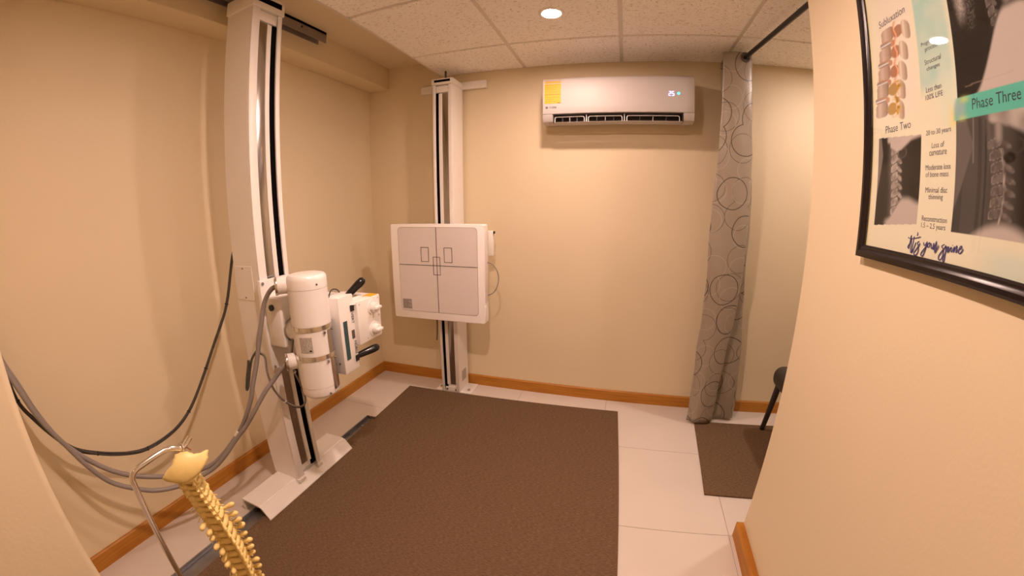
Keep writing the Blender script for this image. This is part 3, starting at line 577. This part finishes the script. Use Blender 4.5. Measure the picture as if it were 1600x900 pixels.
# ================================================================== CHAIR BEHIND THE PARTITION
CH = empty('chair', (2.96, -0.55, 0.0095), 'black padded chair standing on the smaller mat behind the partition', 'chair')
b = NB(); bx(b, 2.738, 3.180, -0.785, -0.318, 0.358, 0.488, 0.058, 6); obj('seat', b, M['chair'], CH)
for (tx, ty, fx, fy) in ((2.775, -0.385, 2.795, -0.245), (2.775, -0.72, 2.740, -0.84), (3.14, -0.385, 3.20, -0.245), (3.14, -0.72, 3.20, -0.84)):
    l = obj('leg', cyl(NB(), (tx, ty, 0.40), (fx, fy, 0.0195), 0.0185, 0.0150), M['chair'], CH); obj('foot_cap', cyl(NB(), (fx, fy, 0.0198), (fx, fy, 0.0098), 0.0165), M['black'], l)
b = NB(); bx(b, 3.150, 3.205, -0.775, -0.335, 0.56, 0.88, 0.025, 4); obj('backrest', b, M['chair'], CH)
for y in (-0.72, -0.39): obj('back_post', tube(NB(), [(3.14, y, 0.40), (3.185, y, 0.55), (3.195, y, 0.80)], 0.012), M['chair'], CH)

# ================================================================== SPINE MODEL AND ITS STAND
SX, SY = 1.0150, -2.1400
SP = empty('spine_stand', (1.003, -2.265, 0), 'chrome rod stand with a hooked arm holding the spine model', 'stand')
hk = [(1.003, -2.2648, 0.03), (1.003, -2.2648, 0.4), (1.003, -2.2648, 0.70), (1.003, -2.2648, 0.80), (1.003, -2.2648, 0.84), (1.003, -2.2648, 0.857), (1.0032, -2.2640, 0.868), (1.0045, -2.2580, 0.8785), (1.0055, -2.2480, 0.8835), (1.0062, -2.235, 0.8855), (1.0062, -2.205, 0.8882), (1.006, -2.178, 0.8882), (1.0062, -2.1605, 0.883), (1.0070, -2.1500, 0.8765), (1.0075, -2.1415, 0.8755), (1.0077, -2.1345, 0.8785), (1.0077, -2.1200, 0.8880)]
obj('rod', tube(NB(), hk, 0.0062, 14, n=5), M['chrome'], SP)
b = NB(); tube(b, [Vector((1.0072, -2.1450, 0.8755)) + Vector((0.008 * math.cos(a), 0.002 * math.sin(a), 0.008 * math.sin(a))) for a in np.linspace(0, 6.28, 16)], 0.0016, 6, smooth=False); obj('hook_ring', b, M['chrome'], SP)
b = NB(); lathe(b, (1.003, -2.265, 0.0115), (0, 0, 1), [(0, 0.13), (0.012, 0.128), (0.022, 0.05), (0.03, 0.015)], 40); obj('base', b, M['dark_rail'], SP)
SM = empty('spine_model', (SX, SY, 0.2), 'cream plastic model of a human spine hanging from chrome stand', 'anatomical model')
camdir = Vector((CAM.x - SX, CAM.y - SY, 0)).normalized(); rgt = Vector((-camdir.y, camdir.x, 0))
post = (camdir * 0.90 + rgt * 0.34).normalized(); lat = Vector((-post.y, post.x, 0)); up = Vector((0, 0, 1))
def L3(z, a=0, l=0, h=0, off=Vector((0, 0, 0))): return Vector((SX, SY, z)) + post * a + lat * l + up * h + off
b = NB()
z = 0.812; levels = []
for k in range(24):
    step = 0.0165 if k < 7 else (0.0225 if k < 19 else 0.031)
    levels.append((k, z - step / 2, step)); z -= step
def curve(zz):
    T = ((0.45, 1.0213, -2.1244), (0.5233, 1.0226, -2.1215), (0.5733, 1.0227, -2.1212), (0.6249, 1.0212, -2.1246), (0.675, 1.0184, -2.1308), (0.7209, 1.0153, -2.1379), (0.7644, 1.0122, -2.1452), (0.81, 1.0095, -2.152))
    return Vector((float(np.interp(zz, [t[0] for t in T], [t[1] for t in T])) - SX, float(np.interp(zz, [t[0] for t in T], [t[2] for t in T])) - SY, 0)) - post * 0.012
for k, zc, step in levels:
    o = curve(zc); s = NB(); cerv, thor = k < 7, 7 <= k < 19
    br = 0.0165 if cerv else (0.0175 + 0.0003 * (k - 7) if thor else 0.024); c = L3(zc, -0.010, 0, 0, o)
    lathe(s, c - up * step * 0.40, up, [(0, br * 0.95), (step * 0.10, br), (step * 0.40, br * 0.88), (step * 0.7, br), (step * 0.8, br * 0.95)], 18)
    # arch
    ar = br * 1.0
    tube(s, [L3(zc, -0.006, ar, 0.002, o), L3(zc, 0.006, ar * 1.05, 0.001, o), L3(zc, 0.015, ar * 0.62, -0.002, o), L3(zc, 0.021, 0, -0.004, o), L3(zc, 0.015, -ar * 0.62, -0.002, o), L3(zc, 0.006, -ar * 1.05, 0.001, o), L3(zc, -0.006, -ar, 0.002, o)], 0.0062 if cerv else 0.0088, 8, n=3)
    # articular pillars
    for sd in (-1, 1): sph(s, L3(zc, 0.006, sd * ar * 1.15, 0.001, o), 0.0088 if cerv else 0.0090, (1, 1, 1.25), seg=10, rings=7)
    # spinous process
    if cerv:
        n_sp = 0.022 + 0.002 * k
        for sd in (-1, 1): tube(s, [L3(zc, 0.016, sd * 0.001, -0.003, o), L3(zc, 0.016 + n_sp * 0.5, sd * 0.0025, -0.006, o), L3(zc, 0.016 + n_sp * 0.8, sd * 0.0055, -0.010, o)], 0.004, 8, n=3)
    else:
        drop = 0.026 if thor else 0.006; n_sp = 0.026 if thor else 0.032; hgt = 0.006 if thor else 0.011
        for q in (0, 1):
            tube(s, [L3(zc, 0.014, 0, -0.001 - q * hgt * 0.7, o), L3(zc, 0.014 + n_sp * 0.5, 0, -drop * 0.45 - q * hgt * 0.7, o), L3(zc, 0.014 + n_sp, 0, -drop - q * hgt * 0.4, o)], 0.0045, 8, n=4, radii=[0.0065, 0.006, 0.0055, 0.005, 0.0045, 0.004, 0.004, 0.0045, 0.005])
    # transverse processes
    for sd in (-1, 1):
        tl = 0.027 if cerv else (0.037 - 0.0006 * (k - 7) if thor else 0.042); ta = 0.0 if cerv else (0.017 if thor else 0.004)
        p0, p1 = L3(zc, 0.004, sd * ar, 0.002, o), L3(zc, ta + random.uniform(-0.003, 0.003), sd * tl * random.uniform(0.9, 1.08), 0.005 + random.uniform(-0.003, 0.004), o)
        tube(s, [p0, p0.lerp(p1, 0.5), p1], 0.0045, 8, n=3, radii=[0.0055, 0.005, 0.0042, 0.0040, 0.0042, 0.0055, 0.0058])
        if thor:
            dv = (p1 - p0).normalized(); rot = dv.to_track_quat('Z', 'Y').to_matrix(); sph(s, p1 + dv * 0.004, 0.0074 * random.uniform(0.85, 1.12), (0.95, 0.95, 1.35), rot, 12, 8)
    v = obj('vertebra', s, M['bone'], SM, 60)
    obj('disc', lathe(NB(), c - up * step * 0.62, up, [(0, br * 0.8), (step * 0.1, br * 0.96), (step * 0.22, br * 0.96), (step * 0.25, br * 0.8)], 16), M['bone_red'] if k == 0 else M['bone'], v)
    if not cerv or k > 3:
        for sd in (-1, 1): obj('nerve_stub', tube(NB(), [L3(zc, -0.004, sd * ar, -step * 0.45, o), L3(zc, 0.0, sd * (ar + 0.012), -step * 0.55, o), L3(zc, 0.004, sd * (ar + 0.020), -step * 0.8, o)], 0.0013, 6, n=3), M['bone'], v)
# sacrum
s = NB(); zl = levels[-1][1] - 0.02; sac = []
for i in range(8):
    f = i / 7; w_ = 0.045 * (1 - f) + 0.008 * f; o = curve(zl - 0.1 * f)
    sac.append([s.verts.new(L3(zl - 0.11 * f, -0.008 + 0.03 * math.sin(f * 2.6) + a, l, 0, o)) for a, l in ((0.012, -w_), (0.018, 0), (0.012, w_), (-0.004, w_ * 0.9), (-0.010, 0), (-0.004, -w_ * 0.9))])
for a, c in zip(sac, sac[1:]):
    for k in range(6): s.faces.new((a[k], a[(k + 1) % 6], c[(k + 1) % 6], c[k]))
s.faces.new(sac[0]); s.faces.new(sac[-1][::-1]); obj('sacrum', s, M['bone'], SM, 60)
# occiput: convex shield of skull bone seen from behind and above
OC = Vector((1.033, -2.1604, 0.8444)); vd = (CAM - OC).normalized()
vr = Vector((0, 0, 1)).cross(vd).normalized(); vu = vd.cross(vr).normalized()
poly = [Vector(p) for p in ((-0.0548, -0.0033), (-0.0444, 0.0024), (-0.0361, 0.0102), (-0.0262, 0.0148), (-0.0186, 0.0244), (-0.0115, 0.0328), (-0.0, 0.0342), (0.0135, 0.0295), (0.0245, 0.0215), (0.0361, 0.0188), (0.0465, 0.0206), (0.0549, 0.0204), (0.0525, 0.01), (0.0459, -0.0002), (0.0351, -0.0102), (0.0236, -0.0184), (0.0085, -0.0252), (-0.0069, -0.029), (-0.0203, -0.0281), (-0.0339, -0.0203), (-0.0474, -0.0127))]
fine = []
for i in range(len(poly)):
    a, c = poly[i], poly[(i + 1) % len(poly)]
    for k in range(4):
        p = a.lerp(c, k / 4); fine.append(p * (1 + (0.032 * random.uniform(-1, 1) if 0 <= i <= 12 else 0.006 * random.uniform(-1, 1))))
s = NB(); NR = 8; F = []; Bk = []
def bulge(p, back=0):
    r2 = (p.x / 0.062) ** 2 + ((p.y - 0.004) / 0.046) ** 2; hgt = 0.022 * (1 - r2) - 0.016 - back; return OC + vr * p.x + vu * p.y + vd * hgt
for j in range(NR + 1):
    f = j / NR
    if j == 0: F.append([s.verts.new(bulge(Vector((0, 0))))]); Bk.append([s.verts.new(bulge(Vector((0, 0)), 0.005))])
    else: F.append([s.verts.new(bulge(p * f) - vd * (0.0015 if j == NR else 0)) for p in fine]); Bk.append([s.verts.new(bulge(p * f, 0.005)) for p in fine])
n = len(fine)
for A, sgn in ((F, 1), (Bk, -1)):
    for k in range(n): s.faces.new((A[0][0], A[1][k], A[1][(k + 1) % n])[::sgn])
    for j in range(1, NR):
        for k in range(n): s.faces.new((A[j][k], A[j + 1][k], A[j + 1][(k + 1) % n], A[j][(k + 1) % n])[::sgn])
for k in range(n): s.faces.new((F[NR][k], Bk[NR][k], Bk[NR][(k + 1) % n], F[NR][(k + 1) % n]))
oc = obj('occiput', s, M['bone'], SM, 70)
obj('suspension_wire', tube(NB(), [(1.012, -2.128, 0.862), (1.008, -2.136, 0.873), (1.007, -2.144, 0.880), (1.009, -2.153, 0.873), (1.013, -2.162, 0.860)], 0.0016, 6), M['bone_red'], oc)
sph_b = NB(); sph(sph_b, L3(0.816, 0, 0, 0, curve(0.8)), 0.015, (1.2, 1, 0.8)); obj('atlas_joint', sph_b, M['bone_red'], oc)

# ================================================================== FRAMED POSTER
PXW = XR - 0.009
PO = empty('framed_poster', (PXW, -1.92, 1.235), 'dark framed spine poster with x-ray prints behind glass', 'poster')
U0, U1, Z0, Z1, FWD = 1.489, 2.36, 1.238, 2.03, 0.030
def bar(a, bb, inner_a, inner_b):
    """mitred frame bar from outer points a-b and inner points in (u, z)"""
    s = NB(); R = []
    for (o_, i_) in ((a, inner_a), (bb, inner_b)):
        o_, i_ = Vector(o_), Vector(i_); ring = []
        for t_, h_ in ((0, 0), (0, 0.012), (0.18, 0.0155), (0.45, 0.016), (0.62, 0.013), (0.85, 0.012), (1.0, 0.009), (1.0, 0)):
            p = o_.lerp(i_, t_); ring.append(s.verts.new((PXW - h_, -p.x, p.y)))
        R.append(ring)
    for k in range(8): s.faces.new((R[0][k], R[0][(k + 1) % 8], R[1][(k + 1) % 8], R[1][k]))
    s.faces.new(R[0]); s.faces.new(R[1][::-1]); obj('frame_bar', s, M['frame'], PO, 25)
O = [(U0, Z0), (U1, Z0), (U1, Z1), (U0, Z1)]; I = [(U0 + FWD, Z0 + FWD), (U1 - FWD, Z0 + FWD), (U1 - FWD, Z1 - FWD), (U0 + FWD, Z1 - FWD)]
for k in range(4): bar(O[k], O[(k + 1) % 4], I[k], I[(k + 1) % 4])
PP = PXW - 0.004                                              # paper plane
def srgb(c): c = np.asarray(c, float) / 255; return np.where(c <= 0.04045, c / 12.92, ((c + 0.055) / 1.055) ** 2.4)
def sm(a, b_, x): t_ = np.clip((x - a) / (b_ - a), 0, 1); return t_ * t_ * (3 - 2 * t_)
def noise2(u, z, sc, seed):
    r = np.random.default_rng(seed); g = r.random((64, 64)); a, c = (u * sc) % 63, (z * sc) % 63; i, j = a.astype(int), c.astype(int); fa, fc = a - i, c - j
    fa = fa * fa * (3 - 2 * fa); fc = fc * fc * (3 - 2 * fc)
    return (g[i, j] * (1 - fa) + g[i + 1, j] * fa) * (1 - fc) + (g[i, j + 1] * (1 - fa) + g[i + 1, j + 1] * fa) * fc
res = 0.0019; uu = np.arange(U0 + FWD - 0.004, U1 - FWD + 0.004, res); zz = np.arange(Z0 + FWD - 0.004, Z1 - FWD + 0.004, res)
UU, ZZ = np.meshgrid(uu, zz); col = np.empty(UU.shape + (3,))
n1 = noise2(UU, ZZ, 14, 1); n2 = noise2(UU, ZZ, 40, 2); n3 = noise2(UU, ZZ, 150, 3); n4 = noise2(UU, ZZ, 420, 4)
def over(c, a): col[:] = col * (1 - a[..., None]) + (np.broadcast_to(srgb(c), col.shape) if np.ndim(c) == 1 else c) * a[..., None]
col[:] = srgb((222, 222, 198))
over((226, 218, 210), 0.55 * sm(1.54, 1.58, UU) * (1 - sm(1.68, 1.70, UU)) * sm(1.55, 1.57, ZZ))
over((232, 226, 150), 0.55 * (1 - sm(1.519, 1.53, UU)))
over((168, 205, 196), 0.85 * sm(1.700, 1.706, UU) * (1 - sm(1.79, 1.82, UU)) * sm(1.56 + 0.03 * n1, 1.62, ZZ) * (0.75 + 0.5 * n2))
over((205, 222, 205), 0.7 * sm(1.72, 1.80, UU) * sm(1.50, 1.56, ZZ + 0.04 * (n2 - 0.5)) * (1 - sm(1.6, 1.66, ZZ)))
over((196, 214, 202), 0.7 * sm(1.85, 1.95, UU) * (1 - sm(1.29, 1.32, ZZ)))
over((225, 215, 120), 0.6 * sm(0.5, 0.62, n2) * sm(1.78, 1.80, UU) * (1 - sm(1.83, 1.85, UU)) * sm(1.50, 1.52, ZZ) * (1 - sm(1.565, 1.58, ZZ)))
def gray(g, warm=(1.0, 0.93, 0.86)): return np.stack([np.clip(g * 0.84 - 0.035, 0, 1) ** 2.2 * w_ for w_ in warm], -1)
def box_mask(u0, u1, z0, z1, s0=0.0, s1=0.0): return ((UU >= u0) & (UU <= u1) & (ZZ >= z0 + s0 * (UU - u0)) & (ZZ <= z1 + s1 * (UU - u0))).astype(float)
def band(x, c, w_): return np.exp(-((x - c) / w_) ** 2)
# x-ray prints: cervical columns made of blocks with gaps and processes behind them
def cspine(a, v, cx_, v0, v1, w_, n_, g, lum=0.72, back=0.11):
    for k in range(n_):
        t_ = (k + 0.5) / n_; vc = v0 + (v1 - v0) * t_; hh = abs(v1 - v0) / n_ * 0.42; c_ = cx_(vc)
        d = np.abs((a - c_) / w_) ** 4 + np.abs((v - vc - 0.25 * (a - c_)) / hh) ** 4
        g = np.maximum(g, (lum - 0.14 * (d < 0.55)) * (1 - sm(0.8, 1.2, d)) * (0.85 + 0.3 * n3))
        q = ((a - c_ - back) / (w_ * 0.9)) ** 2 + ((v - vc + 0.02 + 0.4 * (a - c_ - back)) / (hh * 0.75)) ** 2
        g = np.maximum(g, (lum - 0.14) * (1 - sm(0.7, 1.3, q)) * (0.8 + 0.4 * n3))
    return g
# phase two x-ray
a, v = (UU - 1.545) / 0.158, (ZZ - 1.322) / 0.195
g = 0.25 + 0.04 * n1 - 0.03 * (a > 0.6)
cx1 = lambda t_: 0.36 + 0.05 * np.sin(t_ * 3) + 0.17 * np.clip(0.6 - t_, 0, 1)
g = np.maximum(g, 0.24 + 0.36 * band(a, cx1(v), 0.13)); g = cspine(a, v, cx1, 0.88, 0.12, 0.075, 8, g, 0.86, 0.12)
top = 0.90 + 0.10 * np.abs(a - 0.55); g = np.maximum(g, 0.90 * sm(top - 0.05, top + 0.03, v + 0.10 * (a > 0.30) * np.clip(1 - np.abs(a - 0.45) * 3, 0, 1)) * sm(0.16, 0.26, a))
g = np.maximum(g, 0.88 * (1 - sm(-0.04, 0.10, v - 0.06 - 0.24 * sm(0.30, 0.66, a) + 0.05 * sm(0.75, 1.0, a))) * sm(0.12, 0.34, a)); g = np.maximum(g, 0.60 * (1 - sm(0.10, 0.16, a + 0.25 * np.abs(v - 0.80))))
q = ((a - 0.56) / 0.12) ** 2 + ((v - 0.80) / 0.055) ** 2; g = np.maximum(g, 0.40 * band(q, 1.0, 0.7)); g = np.where(q < 0.3, 0.30, g)
m_ = box_mask(1.545, 1.703, 1.318, 1.520, 0.075, -0.07); over(gray(g), m_)
# upper x-ray
a, v = (UU - 1.812) / 0.24, (ZZ - 1.560) / 0.30
g = 0.23 + 0.05 * n1; g = np.maximum(g, 0.80 * band(a, 0.16 - 0.03 * v, 0.085) * sm(0.30, 0.55, v) * (0.75 + 0.35 * n4)); g = np.maximum(g, 0.62 * band(a, 0.24, 0.10) * sm(0.22, 0.45, v) * n4)
cx2 = lambda t_: 0.47 + 0.025 * np.sin(t_ * 8); g = np.maximum(g, 0.36 * band(a, cx2(v), 0.06) * sm(0.2, 0.35, v)); g = cspine(a, v, cx2, 1.1, 0.28, 0.035, 14, g, 0.62, 0.05)
g = np.maximum(g, 0.84 * band(a, 0.64, 0.070) * sm(0.3, 0.5, v) * (0.78 + 0.3 * n4))
g = np.maximum(g, 0.90 * sm(-0.03, 0.05, 0.44 * sm(0.16, 0.60, a) - 0.10 * sm(0.72, 1.0, a) - v))
m_ = box_mask(1.812, 2.06, 1.5605, 1.99); over(gray(g), m_)
over((170, 158, 146), 0.4 * m_ * (np.abs(ZZ - 1.578 - 0.02 * (UU - 1.83)) < 0.0010) * ((UU > 1.835) & (UU < 1.955)))
# lower x-ray
a, v = (UU - 1.807) / 0.225, (ZZ - 1.325) / 0.197
g = 0.37 - 0.17 * sm(0.55, 0.80, a) + 0.04 * n1; g = g - 0.05 * (a < 0.09)
cx3 = lambda t_: 0.43 + 0.05 * np.sin(t_ * 4.2); g = np.maximum(g, 0.46 * band(a, cx3(v) - 0.03, 0.14) * sm(0.05, 0.2, v)); g = cspine(a, v, cx3, 0.80, 0.14, 0.075, 7, g, 0.64, 0.11); g = np.maximum(g, 0.74 * band(a, cx3(v) + 0.055, 0.018) * (0.7 + 0.5 * n3) * (v < 0.7))
g = np.maximum(g, (0.66 + 0.26 * n2) * sm(-0.05, 0.05, v - 0.86 - 0.30 * (0.55 - a) * (a < 0.55) + 0.06 * np.clip(1 - np.abs(a - 0.72) * 7, 0, 1)) * sm(0.28, 0.40, a)); g = np.maximum(g, 0.72 * band(a, 0.47, 0.075) * sm(0.62, 0.8, v))
q = ((a - 0.66) / 0.06) ** 2 + ((v - 0.72) / 0.055) ** 2; g = np.maximum(g, 0.36 * band(q, 1.0, 0.7)); q2 = ((a - 0.58) / 0.07) ** 2 + ((v - 0.63) / 0.05) ** 2; g = g * (1 - 0.45 * (1 - sm(0.4, 1.0, q2)))
g = np.maximum(g, 0.50 * (1 - sm(0.19, 0.24, a + 0.35 * np.abs(v - 0.76)))); g = np.maximum(g, 0.58 * band(a, 0.20, 0.02) * (v > 0.6)); g = np.maximum(g, 0.88 * (1 - sm(-0.08, 0.10, v - 0.13 + 1.2 * (a - 0.55) ** 2)))
m_ = box_mask(1.807, 2.03, 1.324, 1.5215); over(gray(g), m_)
# phase three banner
bm_ = sm(0, 0.012, UU - 1.80 + 0.02 * (n2 - 0.5)) * box_mask(1.79, 2.10, 1.5215, 1.5605); over(gray(0.5 + 0 * g), 0 * bm_); over((96, 186, 168), bm_)
over((150, 178, 180), 0.8 * np.exp(-(((UU - 1.818) / 0.017) ** 2 + ((ZZ - 1.541) / 0.017) ** 2) ** 2))
over((206, 214, 120), 0.65 * np.exp(-(((UU - 1.830) / 0.012) ** 2 + ((ZZ - 1.556) / 0.006) ** 2)) + 0.55 * np.exp(-(((UU - 1.824) / 0.012) ** 2 + ((ZZ - 1.524) / 0.005) ** 2)))
# vertebra illustration: five bodies with discs and swept spinous processes
for k in range(5):
    zc = 1.752 - 0.043 * k + (0.004 if k > 2 else 0); uc = 1.590 - 0.009 * k + (0.003 if k == 4 else 0); w_, h_ = 0.026, 0.017
    if k == 0: uc += 0.006
    d = np.maximum(np.abs((UU - uc) / w_) ** 3.2 + np.abs((ZZ - zc) / h_) ** 3.2 + 0.25 * band(ZZ, zc, 0.006), 0); A = 1 - sm(0.9, 1.15, d)
    over((172 - 8 * (k > 2), 152, 136), A); over((206, 190, 178), A * 0.7 * band(UU, uc - 0.008, 0.010)); over((128, 96, 76), A * 0.6 * sm(0.010, 0.024, UU - uc))
    if k < 4:
        zd = zc - 0.0215; A = 1 - sm(0.85, 1.1, np.abs((UU - uc + 0.003) / 0.030) ** 3 + np.abs((ZZ - zd + 0.10 * (UU - uc)) / 0.0085) ** 3)
        over((186, 146, 118), A); A2 = A * band(ZZ, zd + 0.0 - 0.10 * (UU - uc), 0.0048) * (1 - sm(0.008, 0.016, UU - uc)); over((120, 126, 130), A2); over((235, 235, 232), A2 * band(ZZ, zd + 0.001, 0.0016))
    # arch and process
    A = 1 - sm(0.85, 1.1, ((UU - uc - 0.042) / 0.020) ** 2 + ((ZZ - zc + 0.004) / 0.014) ** 2); over((166, 128, 102) if k < 3 else (172, 146, 98), A)
    pu, pz = uc + 0.072, zc - 0.010; A = 1 - sm(0.85, 1.12, ((UU - pu) / 0.016) ** 2 + ((ZZ - pz + 0.9 * (UU - pu) * 0.6) / 0.021) ** 4); over((186, 172, 156), A); over((150, 128, 108), A * 0.7 * sm(0.002, 0.014, UU - pu)); over((238, 226, 208), A * 0.6 * band(UU, pu - 0.007, 0.005))
nv = 1.628 - 0.20 * (1.76 - ZZ) * 0.28 + 0.004 * np.sin(ZZ * 160); hz = (ZZ > 1.56) & (ZZ < 1.775)
over((186, 112, 76), 0.6 * band(UU, nv - 0.004, 0.0055) * hz * sm(1.62, 1.65, ZZ)); over((240, 190, 150), 0.8 * band(UU, nv, 0.0022) * hz); over((190, 150, 40), 0.85 * band(UU, nv + 0.002, 0.012) * (ZZ < 1.64) * hz * sm(0.3, 0.55, n3)); over((122, 96, 40), 0.6 * band(UU, nv + 0.002, 0.010) * (ZZ < 1.63) * hz * sm(0.6, 0.7, n3))
ny, nx = UU.shape; V = np.stack([np.full(UU.size, PP), -UU.ravel(), ZZ.ravel()], 1); idx = np.arange(UU.size).reshape(ny, nx)
Fq = np.stack([idx[:-1, :-1], idx[:-1, 1:], idx[1:, 1:], idx[1:, :-1]], -1).reshape(-1, 4)
me = bpy.data.meshes.new('paper'); me.vertices.add(len(V)); me.vertices.foreach_set('co', V.ravel().astype('f4')); me.loops.add(Fq.size); me.loops.foreach_set('vertex_index', Fq.ravel().astype('i4'))
me.polygons.add(len(Fq)); me.polygons.foreach_set('loop_start', (np.arange(len(Fq)) * 4).astype('i4')); me.update(calc_edges=True); me.validate()
at_ = me.color_attributes.new('Print', 'FLOAT_COLOR', 'POINT'); at_.data.foreach_set('color', np.concatenate([np.clip(col, 0, 1).reshape(-1, 3), np.ones((UU.size, 1))], 1).ravel().astype('f4'))
pap = mesh_obj('paper', me, M['print'], PO)
obj('backing_board', bx(NB(), PP + 0.0005, PXW, -U1 + 0.01, -U0 - 0.01, Z0 + 0.01, Z1 - 0.01), M['frame'], PO, 0)
def ptext(s_, u0, u1, z_, h_, m='ink', bold=0.0): text('lettering', s_, (PP, -u0, z_), (0, -1, 0), (0, 0, 1), u1 - u0, h_, M[m], pap, 0.0004, bold)
ptext('Subluxation', 1.567, 1.674, 1.778, 0.0175); ptext('Phase Two', 1.572, 1.667, 1.5275, 0.017)
ptext('Progressive', 1.716, 1.768, 1.683, 0.0105); ptext('process', 1.727, 1.767, 1.669, 0.0095)
ptext('Structural', 1.722, 1.774, 1.6455, 0.0105); ptext('changes', 1.727, 1.769, 1.630, 0.0105)
ptext('Less than', 1.721, 1.769, 1.5895, 0.0105); ptext('100% LIFE', 1.718, 1.772, 1.5745, 0.0105)
ptext('20 to 30 years', 1.718, 1.793, 1.5015, 0.013); ptext('Loss of', 1.736, 1.773, 1.4785, 0.0105); ptext('curvature', 1.729, 1.781, 1.464, 0.0100)
ptext('Moderate loss', 1.719, 1.793, 1.4365, 0.0105); ptext('of bone mass', 1.720, 1.788, 1.423, 0.0105); ptext('Minimal disc', 1.722, 1.787, 1.393, 0.0105); ptext('thinning', 1.733, 1.776, 1.3775, 0.0130)
ptext('Reconstruction', 1.718, 1.793, 1.338, 0.0105); ptext('1.5 \u2013 2.5 years', 1.718, 1.791, 1.322, 0.0130)
ptext('Phase Three', 1.851, 1.967, 1.5345, 0.019, 'ink_dark', 0.0)
SCRIPT = [[(1.6802, 1.3022), (1.6829, 1.3002), (1.6919, 1.3), (1.7034, 1.3018), (1.7144, 1.3045), (1.7218, 1.3066)], [(1.6906, 1.3068), (1.6895, 1.3009), (1.6883, 1.2918), (1.6882, 1.2854), (1.6871, 1.2798), (1.6847, 1.2805), (1.6839, 1.284), (1.6876, 1.2881), (1.6896, 1.2928), (1.6908, 1.3055)], [(1.6926, 1.3003), (1.6932, 1.2878), (1.6934, 1.2752), (1.6964, 1.2716), (1.7006, 1.2744), (1.7041, 1.2837), (1.7086, 1.294)], [(1.6997, 1.3055), (1.6989, 1.2947), (1.6981, 1.2857), (1.6977, 1.2758), (1.6971, 1.2718)], [(1.709, 1.3143), (1.7109, 1.3118), (1.7095, 1.3077)], [(1.7187, 1.2973), (1.7154, 1.296), (1.7132, 1.2927), (1.717, 1.2879), (1.7187, 1.2802), (1.7167, 1.2729), (1.7118, 1.2687), (1.7072, 1.2699), (1.7069, 1.2743), (1.7122, 1.2803), (1.7179, 1.2871), (1.7229, 1.2943)], [(1.7321, 1.297), (1.7338, 1.2925), (1.7368, 1.2911), (1.7397, 1.294), (1.7435, 1.2987), (1.7419, 1.29), (1.7396, 1.2812), (1.7365, 1.273), (1.7323, 1.2703), (1.7289, 1.2724), (1.7307, 1.2774), (1.7381, 1.2853), (1.7449, 1.2921)], [(1.7503, 1.2986), (1.7464, 1.2948), (1.7459, 1.2905), (1.749, 1.2888), (1.7517, 1.292), (1.752, 1.2971), (1.749, 1.2985)], [(1.752, 1.2971), (1.7563, 1.2959), (1.7566, 1.291), (1.7592, 1.2879), (1.7634, 1.2934), (1.7637, 1.2985), (1.7628, 1.29), (1.7647, 1.2873), (1.7693, 1.2966), (1.7714, 1.3026), (1.771, 1.2952), (1.7698, 1.2851), (1.771, 1.2824), (1.775, 1.2882), (1.7791, 1.2966)], [(1.7943, 1.3), (1.7891, 1.2973), (1.7878, 1.2948), (1.7923, 1.2913), (1.7939, 1.2834), (1.792, 1.2751), (1.7872, 1.2707), (1.783, 1.2721), (1.7831, 1.2779), (1.7896, 1.2861), (1.7967, 1.2942), (1.8001, 1.2987)], [(1.7997, 1.2978), (1.7996, 1.289), (1.7998, 1.2794), (1.7991, 1.2689), (1.7957, 1.27), (1.7961, 1.2765), (1.8006, 1.2875), (1.8044, 1.296), (1.8074, 1.2964), (1.8077, 1.2917), (1.8055, 1.2878), (1.8093, 1.2899), (1.8145, 1.2973)], [(1.8145, 1.2973), (1.8146, 1.291), (1.8168, 1.2893), (1.8207, 1.2965)], [(1.8159, 1.3013), (1.8166, 1.3002)], [(1.8218, 1.2997), (1.8216, 1.2892), (1.8254, 1.2971), (1.8286, 1.3013), (1.8289, 1.2944), (1.8286, 1.2898), (1.8329, 1.295)], [(1.833, 1.2942), (1.8404, 1.2982), (1.8414, 1.3018), (1.8385, 1.3018), (1.8354, 1.2968), (1.835, 1.2906), (1.8388, 1.2892), (1.8422, 1.292), (1.8461, 1.2982)]]
def stroke(pts, w_):
    s = NB(); Q = catmull([(p[0], p[1], 0) for p in pts], 6); A = []; B = []
    for i, p in enumerate(Q):
        d = (Q[min(i + 1, len(Q) - 1)] - Q[max(i - 1, 0)]); d = d.normalized() if d.length > 1e-7 else Vector((1, 0, 0)); nrm = Vector((-d.y, d.x, 0)); ww = w_ * (0.75 + 0.65 * abs(d.y)) / 2
        for lst, sg in ((A, 1), (B, -1)): q = p + nrm * ww * sg; lst.append(s.verts.new((PP - 0.0004 - 0.00002 * i, -q.x, q.y)))
    for i in range(len(Q) - 1): s.faces.new((A[i], A[i + 1], B[i + 1], B[i]))
    return s
s = NB()
for st_ in SCRIPT: join(s, stroke(st_, 0.0022))
obj('script_lettering', s, M['navy'], pap, 0)
obj('glass', bx(NB(), PXW - 0.0085, PXW - 0.0070, -U1 + FWD - 0.003, -U0 - FWD + 0.003, Z0 + FWD - 0.003, Z1 - FWD + 0.003), M['glass'], PO, 0)
